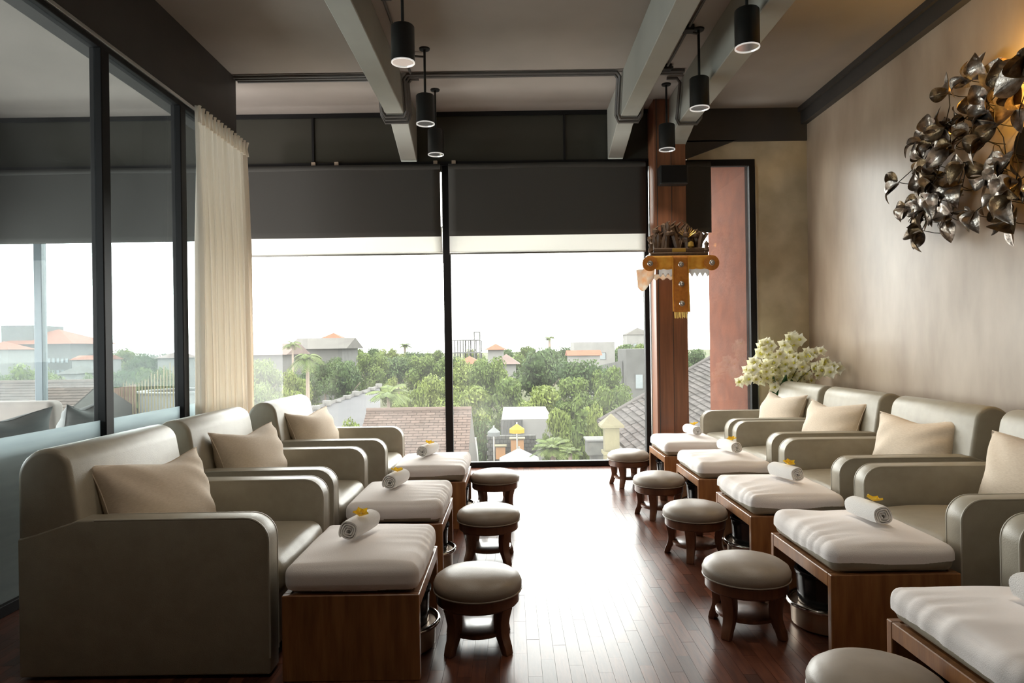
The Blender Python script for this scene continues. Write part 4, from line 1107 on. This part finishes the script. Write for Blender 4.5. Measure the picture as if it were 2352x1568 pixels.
parasol('small grey parasol left of the yellow one', 1134, 980, 29.5, 30, 'parasol_grey', 12)
parasol('folded white parasol beside the pinkish roof', 1092, 1008, 24.0, 14, 'parasol_white', 60, True)

# long grey roof with white vents
t = thing('long_shed', 'long pale grey shed roof with white vents among the trees', 'building')
pts = [at(700, 912, 62), at(872, 884, 84), at(872, 940, 60), at(760, 985, 44), at(690, 985, 44)]
zz = at(780, 915, 66).z
pts = [Vector((p.x, p.y, zz - (84 - p.y) * 0.045)) for p in pts]
MB().prism_pts(pts, (0, 0, -0.3)).build('roof', 'asphalt', t)
MB().prism_pts([p + Vector((0, 0.3, -0.3)) for p in pts], (0, 0, GZ - zz)).build('walls', 'white_wall', t)
for k in range(9):
    s = k / 8; q = pts[0].lerp(pts[1], s) + Vector((0, -0.5, 0))
    MB().box(q.x - 0.35, q.x + 0.35, q.y - 0.3, q.y + 0.3, q.z, q.z + 0.2 + 0.15 * (k % 3)).build('vent', 'white_wall', t)
MB().prism_pts([pts[0], pts[1], pts[1] + Vector((0, 0.3, 0)), pts[0] + Vector((0, 0.3, 0))], (0, 0, 0.35)).build('parapet', 'white_wall', t)

# far buildings
D = 150
at_house('villa', 'far grey-roofed villa left of the mullion on the skyline', 672, 786, 801, 120, 12, 'concrete', 'roof_grey', rh=2.0, over=1.0, hip=False)
at_house('pavilion', 'orange hipped roof rising behind the grey villa', 730, 788, 783, 138, 5, 'white_wall', 'shingle_red', rh=1.7, over=0.8)
at_house('villa', 'far villa with faded pink roof beside the curtain', 540, 650, 815, 98, 10, 'concrete', 'roof_pinkgrey', rh=1.7, over=0.8, hip=False)
at_house('house', 'orange-roofed house right of the mullion', 1120, 1156, 803, 130, 6, 'white_wall', 'shingle_red', rh=1.2, over=0.7)
at_house('house', 'low house with dull red roof under the treetops', 1140, 1185, 836, 95, 6, 'white_wall', 'roof_pinkgrey', rh=1.4, over=0.6)
at_house('house', 'small maroon-roofed house below the concrete frame', 1052, 1100, 836, 105, 6, 'white_wall', 'shingle_red', rh=1.2, over=0.6)
at_house('house', 'long low house with bright orange roof at the right', 1308, 1378, 816, 120, 5, 'white_wall', 'shingle_red', rh=0.9, over=0.4, hip=False)
at_house('villa', 'pale flat-roofed villa above the orange roof', 1318, 1412, 785, 152, 9, 'white_wall', wins=[(-2.5, 6.2, 2.2, 1.6), (1.5, 6.2, 2.2, 1.6)])
at_house('house', 'white gabled house high on the right skyline', 1440, 1500, 768, 205, 8, 'white_wall', 'roof_grey', rh=2.2, over=0.3, wins=[(-1.5, 8.5, 0.9, 1.3), (1.2, 8.5, 0.9, 1.3)])
at_house('block_house', 'plain grey block house with one window near the column', 1438, 1500, 801, 75, 6, 'concrete', wins=[(-0.1, 4.5, 0.9, 1.7)])
fw_ = thing('garden_fence', 'pale grey panel fence running to the block house', 'fence')
a, b2 = at(1378, 828, 88), at(1430, 815, 77)
for k in range(12):
    p, q = a.lerp(b2, k / 12), a.lerp(b2, (k + 0.9) / 12)
    MB().prism_pts([Vector((p.x, p.y, GZ)), Vector((q.x, q.y, GZ)), Vector((q.x, q.y, q.z - 0.6)), Vector((p.x, p.y, p.z - 0.6))], (0, 0.1, 0)).build('fence_panel', 'concrete', fw_)
# concrete frame building
cf = thing('concrete_frame', 'unfinished concrete frame building right of the mullion', 'building')
A, B = at(1038, 780, 140), at(1102, 780, 140)
zt = A.z; Wd = B.x - A.x
for fl_ in range(3):
    z = zt - fl_ * 2.6
    MB().box(A.x, B.x, 140, 147, z - 0.22, z).build('floor_slab', 'concrete', cf)
    for k in range(6):
        x = A.x + Wd * k / 5
        for yy in (140, 146.7): MB().box(x - 0.13, x + 0.13, yy, yy + 0.3, z - 2.6, z - 0.2205).build('concrete_post', 'concrete', cf)
for k in (4, 5):
    x = A.x + Wd * k / 5
    MB().box(x - 0.12, x + 0.12, 140, 140.3, zt + 0.0005, zt + 1.4).build('concrete_post', 'concrete', cf)
MB().box(A.x + Wd * 0.78, B.x + 0.12, 139.9, 140.4, zt + 1.4005, zt + 1.6).build('roof_beam', 'concrete', cf)
MB().box(A.x, B.x, 140.3, 146, GZ, zt - 7.9).build('lower_storeys', 'concrete', cf)

# four-storey block through the left glass
bk = at_house('office_block', 'four-storey block with red hipped roof seen through the left glass', 12, 162, 790, 150, 14, 'concrete', 'shingle_red', rh=3.4, over=1.6,
              wins=[(-6.3 + 0.97 * i, z, 0.62, 1.1) for i in range(14) for z in (1.6, 4.6, 7.2)])
A = at(12, 775, 152)
MB().box(-8.5, -1.5, -6.4, 4, A.z - GZ - 2.0, A.z - GZ + 2.6).build('stair_tower', 'concrete', bk)
at_house('house', 'long low red-roofed house left of the first mullion', 165, 240, 826, 140, 6, 'white_wall', 'shingle_red', rh=0.9, over=0.4, hip=False)
at_house('house', 'small grey hip-roofed house through the left pane', 140, 176, 858, 80, 4, 'white_wall', 'roof_grey', rh=0.9, over=0.4)
at_house('house', 'small grey hip-roofed house nearer the left mullion', 186, 216, 860, 89, 4, 'white_wall', 'roof_grey', rh=0.8, over=0.4)
at_house('house', 'red-roofed house at the far left edge of the glass', -60, 18, 803, 110, 6, 'white_wall', 'shingle_red', rh=1.4, over=0.4)
at_house('house', 'faded red roof among trees near the curtain', 362, 420, 822, 120, 6, 'white_wall', 'roof_pinkgrey', rh=1.2, over=0.5)
# bamboo fence and white round pool wall
bf = thing('bamboo_fence', 'curved fence of tall bamboo poles beyond the terrace', 'fence')
r_ = random.Random(12)
for k in range(22):
    s = k / 21; px_ = 262 + 150 * s; D_ = 24 - 3.0 * math.sin(s * 2)
    bt = at(px_, 925, D_); tp_ = at(px_, 890 - 62 * s ** 1.5 + r_.uniform(-10, 10), D_)
    MB().tube([(bt.x, bt.y, bt.z - 1.2), (tp_.x, tp_.y, tp_.z)], 0.016, 6).build('bamboo_pole', 'bamboo', bf)
a, b2 = at(262, 892, 23.9), at(312, 882, 22.4)
for k in range(10):
    p, q = a.lerp(b2, k / 10), a.lerp(b2, (k + 0.9) / 10)
    MB().prism_pts([Vector((p.x, p.y, p.z - 1.9)), Vector((q.x, q.y, q.z - 1.9)), q, p], (0, 0.04, 0)).build('screen_slat', 'bamboo_red', bf)
c = at(380, 925, 22.0)
t = thing('round_wall', 'white curved low wall behind the bamboo poles', 'wall', (c.x, c.y + 1.5, c.z))
MB().lathe([(1.5, -0.7), (1.5, 0.28), (1.3, 0.28), (1.3, -0.7)], 40, closed=True).build('ring_wall', 'white_wall', t, smooth=True)
MB().lathe([(1.56, 0.2805), (1.56, 0.33), (1.25, 0.33), (1.25, 0.2805)], 40, closed=True).build('coping', 'white_wall', t, smooth=True)
MB().lathe([(1.2, GZ - c.z), (1.2, -0.7005)], 24).build('podium', 'concrete', t)

# ------------------------------------------------------------------ trees
def tree_proto(seed, m, kind='broad'):
    r_ = random.Random(seed)
    blobs = []
    if kind == 'broad':
        for i in range(16):
            a = r_.uniform(0, 6.28); rr_ = r_.uniform(0.0, 0.36); z = r_.uniform(0.30, 0.86); rr_ *= 1.15 - 0.6 * max(0, z - 0.5)
            blobs.append((Vector((rr_ * math.cos(a), rr_ * math.sin(a), z)), r_.uniform(0.12, 0.19)))
    elif kind == 'layer':
        for i in range(22):
            a = r_.uniform(0, 6.28); z = r_.uniform(0.2, 0.9); rr_ = r_.uniform(0.08, 0.46) * (1.1 - 0.7 * z)
            blobs.append((Vector((rr_ * math.cos(a), rr_ * math.sin(a), z)), r_.uniform(0.10, 0.16)))
    elif kind == 'column':
        for i in range(18):
            z = 0.08 + 0.9 * i / 18
            blobs.append((Vector((r_.uniform(-0.02, 0.02), r_.uniform(-0.02, 0.02), z)), 0.085 * (1 - z) ** 0.5 + 0.02))
    flat = 0.55 if kind == 'layer' else 0.85
    b = MB()
    tot = sum(q[1] ** 2 for q in blobs)
    for c, R_ in blobs:
        nl = int(5200 * R_ * R_ / tot)
        for k in range(nl):
            d_ = Vector((r_.gauss(0, 1), r_.gauss(0, 1), r_.gauss(0, 1) * 1.0 + 0.25)).normalized()
            p = c + Vector((d_.x, d_.y, d_.z * flat)) * R_ * r_.uniform(0.6, 1.16)
            s = r_.uniform(0.012, 0.027)
            n_ = (d_ + Vector((r_.gauss(0, 0.5), r_.gauss(0, 0.5), r_.gauss(0, 0.5)))).normalized()
            a = n_.orthogonal().normalized(); a = Matrix.Rotation(r_.uniform(0, 6.28), 3, n_) @ a; q = n_.cross(a)
            b.add([p - a * s * 1.3, p + q * s * 0.6, p + a * s * 1.3, p - q * s * 0.6], [(0, 1, 2, 3)])
    crown = b.mesh('crown'); crown.materials.append(M[m])
    core = MB()
    for c, R_ in blobs:
        core.lathe([(R_ * 0.62 * math.sin(math.pi * i / 6) + 0.001, -R_ * 0.62 * flat * math.cos(math.pi * i / 6)) for i in range(7)], 9, c)
    cm = core.mesh('inner_crown'); cm.materials.append(M[m])
    tm = MB()
    tm.tube([(0, 0, 0), (0.01, 0, 0.3), (0, 0.01, 0.62)], [0.022, 0.017, 0.008], 7)
    if kind != 'column':
        for i in range(5):
            a = i * 1.3; tm.tube([(0, 0, 0.28 + 0.05 * i), (0.12 * math.cos(a), 0.12 * math.sin(a), 0.42 + 0.05 * i), (0.24 * math.cos(a), 0.24 * math.sin(a), 0.52 + 0.05 * i)], [0.012, 0.008, 0.004], 5)
    tk = tm.mesh('trunk'); tk.materials.append(M['bark'])
    return crown, cm, tk
protos = {'a': tree_proto(1, 'foliage_a'), 'b': tree_proto(2, 'foliage_b'), 'c': tree_proto(3, 'foliage_c'), 'd': tree_proto(4, 'foliage_a', 'layer'), 'e': tree_proto(5, 'foliage_c', 'layer'), 'col': tree_proto(6, 'foliage_a', 'column')}
tr_r = random.Random(77)
def tree(px_, pyt, D, wpx, kind, lab, group='trees outside', name='tree', zb=GZ):
    top = at(px_, pyt, D); H = top.z - zb; Wd = wpx * D / F
    t = thing(name, lab, 'tree', (top.x, D, zb), tr_r.uniform(0, 6.28), group)
    cr__, cm, tk = protos[kind]
    sw = Wd / (0.21 if kind == 'col' else 1.0)
    t.scale = (sw, sw, H * 1.02)
    a = link('crown', cr__, t); link('inner_crown', cm, a); link('trunk', tk, t)
    return t
far = [
 (585, 806, 150, 80, 'tree behind the pink villa roof beside the curtain'), (640, 803, 165, 80, 'treetop between the pink villa and the grey villa'), (700, 795, 185, 60, 'treetop behind the left end of the grey villa'),
 (775, 806, 108, 60, 'small dark tree before the right end of the grey villa'), (818, 798, 160, 70, 'skyline tree just right of the grey villa'), (860, 788, 190, 60, 'tall skyline tree between the grey villa and the small palm'),
 (900, 798, 150, 80, 'wide skyline tree left of the small palm crown'), (955, 796, 180, 70, 'skyline tree right of the small palm crown'), (998, 800, 150, 70, 'skyline tree touching the left side of the mullion'),
 (1040, 806, 125, 60, 'small tree at the foot of the concrete frame'), (1085, 800, 170, 60, 'tree peeking through the concrete frame'), (1165, 790, 150, 80, 'skyline tree right of the first orange roof'),
 (1205, 792, 180, 80, 'skyline tree left of the tallest dark tree'), (1300, 786, 178, 70, 'skyline tree right of the tallest dark tree'), (1395, 790, 195, 90, 'skyline tree right of the pale flat villa'),
 (1440, 780, 170, 90, 'skyline tree left of the white gabled house'), (1480, 786, 145, 80, 'skyline tree above the grey block house'), (1600, 790, 150, 90, 'tree seen in the narrow window above the hip roof'), (1665, 788, 175, 90, 'tree hidden mostly by the terracotta wall'),
 (-40, 815, 130, 110, 'skyline tree at the far left edge of the glass'), (190, 806, 180, 60, 'small skyline tree right of the red-roofed block'), (240, 806, 150, 70, 'skyline tree behind the first left mullion'),
 (290, 800, 180, 110, 'broad skyline tree right of the first left mullion'), (345, 799, 150, 100, 'skyline tree midway between the two left mullions'), (400, 806, 185, 80, 'skyline tree left of the second mullion'),
 (455, 805, 150, 90, 'skyline tree hidden by the curtain'), (510, 805, 180, 90, 'skyline tree behind the curtain fold')]
for k, (px_, pyt, D, wpx, lab) in enumerate(far):
    tree(px_, pyt, D, wpx, 'abcb'[k % 4], 'distant ' + lab, 'treeline on the skyline')
mid = [
 (608, 820, 80, 120, 'a', 'rounded green tree beside the curtain at mid distance'), (668, 850, 68, 90, 'c', 'yellowish green tree left of the tall palm'),
 (702, 838, 77, 80, 'b', 'dark tree behind the crown of the tall palm'),
 (745, 815, 102, 100, 'b', 'dark green tree right of the tall palm'), (800, 812, 88, 110, 'b', 'dark spreading tree below the grey villa'),
 (850, 805, 96, 110, 'a', 'mid green tree between the grey villa and mullion'), (915, 806, 114, 120, 'b', 'dark green tree left of the mullion'),
 (980, 812, 98, 120, 'a', 'green tree just left of the mullion top of canopy'), (902, 866, 78, 50, 'c', 'low bright green tree above the shed vents'),
 (1065, 822, 80, 120, 'c', 'light green tree just right of the mullion'), (1128, 815, 70, 130, 'a', 'green tree under the maroon-roofed house'),
 (1180, 812, 112, 110, 'a', 'green tree left of the tallest dark tree'), (1255, 778, 82, 160, 'b', 'tallest dark green tree in the middle of the right pane'),
 (1335, 806, 74, 140, 'b', 'dense dark tree right of the tallest one'), (1395, 838, 66, 110, 'a', 'green tree before the pale fence'),
 (995, 862, 58, 130, 'c', 'loose light green tree behind the pinkish roof'), (955, 880, 46, 110, 'c', 'bushy light tree left of the mullion above the roof'),
 (600, 872, 55, 120, 'a', 'green shrubby tree low beside the curtain'), (660, 892, 34, 80, 'c', 'light shrub tree at the foot of the tall palm')]
for a in mid: tree(*a, 'garden trees at mid distance')
near = [
 (1080, 880, 46, 150, 'e', 'layered light tree at the right of the mullion'), (1085, 930, 36, 110, 'b', 'dark bushy tree above the folded parasol'),
 (1170, 862, 50, 170, 'd', 'layered green tree in the centre of the right pane'), (1245, 880, 46, 170, 'e', 'layered light green tree above the outbuilding'),
 (1320, 862, 58, 150, 'd', 'layered green tree above the cypress'), (1400, 880, 46, 130, 'a', 'round green tree above the hip roof edge'), (1190, 920, 55, 150, 'd', 'low layered tree behind the outbuilding'),
 (1290, 930, 30, 110, 'e', 'light green tree left of the cypress'), (1370, 930, 32, 110, 'c', 'light shrub between cypress and hip roof'),
 (1270, 985, 30, 70, 'a', 'small green shrub right of the outbuilding'), (1372, 985, 22, 60, 'a', 'small garden bush by the stone planter'),
 (60, 838, 70, 150, 'c', 'light green tree below the red-roofed block'), (-30, 850, 60, 120, 'a', 'green tree at the left edge of the glass'), (215, 850, 52, 80, 'a', 'green tree behind the first left mullion'),
 (290, 830, 70, 130, 'b', 'dark green tree between the two left mullions'), (350, 838, 58, 130, 'a', 'green tree behind the bamboo poles'), (400, 846, 50, 100, 'b', 'dark green tree beside the curtain edge in the glass'),
 (800, 965, 38, 120, 'c', 'low green shrubbery before the grey shed'), (720, 985, 36, 110, 'a', 'low shrub behind the far left armchair')]
for a in near: tree(*a, 'garden trees close to the building')
tree(1330, 905, 24, 52, 'col', 'tall narrow cypress left of the lantern post', 'garden trees close to the building', 'cypress')

def palm(px_, pyt, D, fr_px, lab, nf=15, droop=1.0, lean=0.0, name='palm_tree', tr_w=0.16, seed=1):
    r_ = random.Random(seed); top = at(px_, pyt, D); H = top.z - GZ; R_ = fr_px / 2 * D / F
    t = thing(name, lab, 'tree', (top.x, D, GZ), 0, 'palms outside')
    MB().tube([(lean, 0, 0), (lean * 0.4, 0, H * 0.5), (0, 0, H)], [tr_w * 1.3, tr_w, tr_w * 0.7], 8).build('trunk', 'bark', t, smooth=True)
    for k in range(nf):
        a = k * 2.4 + r_.uniform(-0.2, 0.2); el = r_.uniform(0.1, 1.2); b = MB()
        pts = []
        for i in range(9):
            s = i / 8
            rr_ = R_ * s * math.cos(el * (1 - s * 0.3)); z = R_ * (math.sin(el) * s - droop * 0.75 * s * s)
            pts.append(Vector((rr_ * math.cos(a), rr_ * math.sin(a), H + z)))
        side = Vector((-math.sin(a), math.cos(a), 0))
        for i in range(8):
            for h_ in (0.0, 0.5):
                p = pts[i].lerp(pts[i + 1], h_); d_ = (pts[i + 1] - pts[i]).normalized()
                ll = R_ * 0.30 * math.sin(math.pi * (0.15 + 0.8 * (i + h_) / 8.5))
                for s_ in (-1, 1):
                    e = p + side * s_ * ll + d_ * ll * 0.6 + Vector((0, 0, -0.35 * ll))
                    w_ = d_ * R_ * 0.035
                    b.add([p - w_, p + w_, e + w_ * 0.3, e - w_ * 0.3], [(0, 1, 2, 3)])
        b.tube(pts, [R_ * 0.012] * 9, 4)
        b.build('frond', 'foliage_palm', t)
palm(706, 822, 41, 90, 'tall slim palm standing before the dark trees on the left', seed=3, nf=18, droop=1.2, tr_w=0.14)
palm(672, 790, 92, 50, 'far palm beside the grey villa', seed=4)
palm(930, 794, 205, 40, 'small palm crown on the skyline left of the mullion', seed=5, tr_w=0.45, nf=22)
palm(1262, 777, 130, 34, 'small palm crown above the tallest dark tree', seed=6, tr_w=0.35, nf=20)
palm(892, 905, 30, 115, 'bright green palm in front of the pinkish roof', seed=7, nf=12, droop=0.7, tr_w=0.10)
palm(1270, 1030, 22, 110, 'bushy fan palm beside the white parasol', seed=8, nf=20, droop=0.7, tr_w=0.12)
palm(1310, 1040, 20, 60, 'small palm at the foot of the cypress', seed=9, nf=14, droop=0.6, tr_w=0.08)
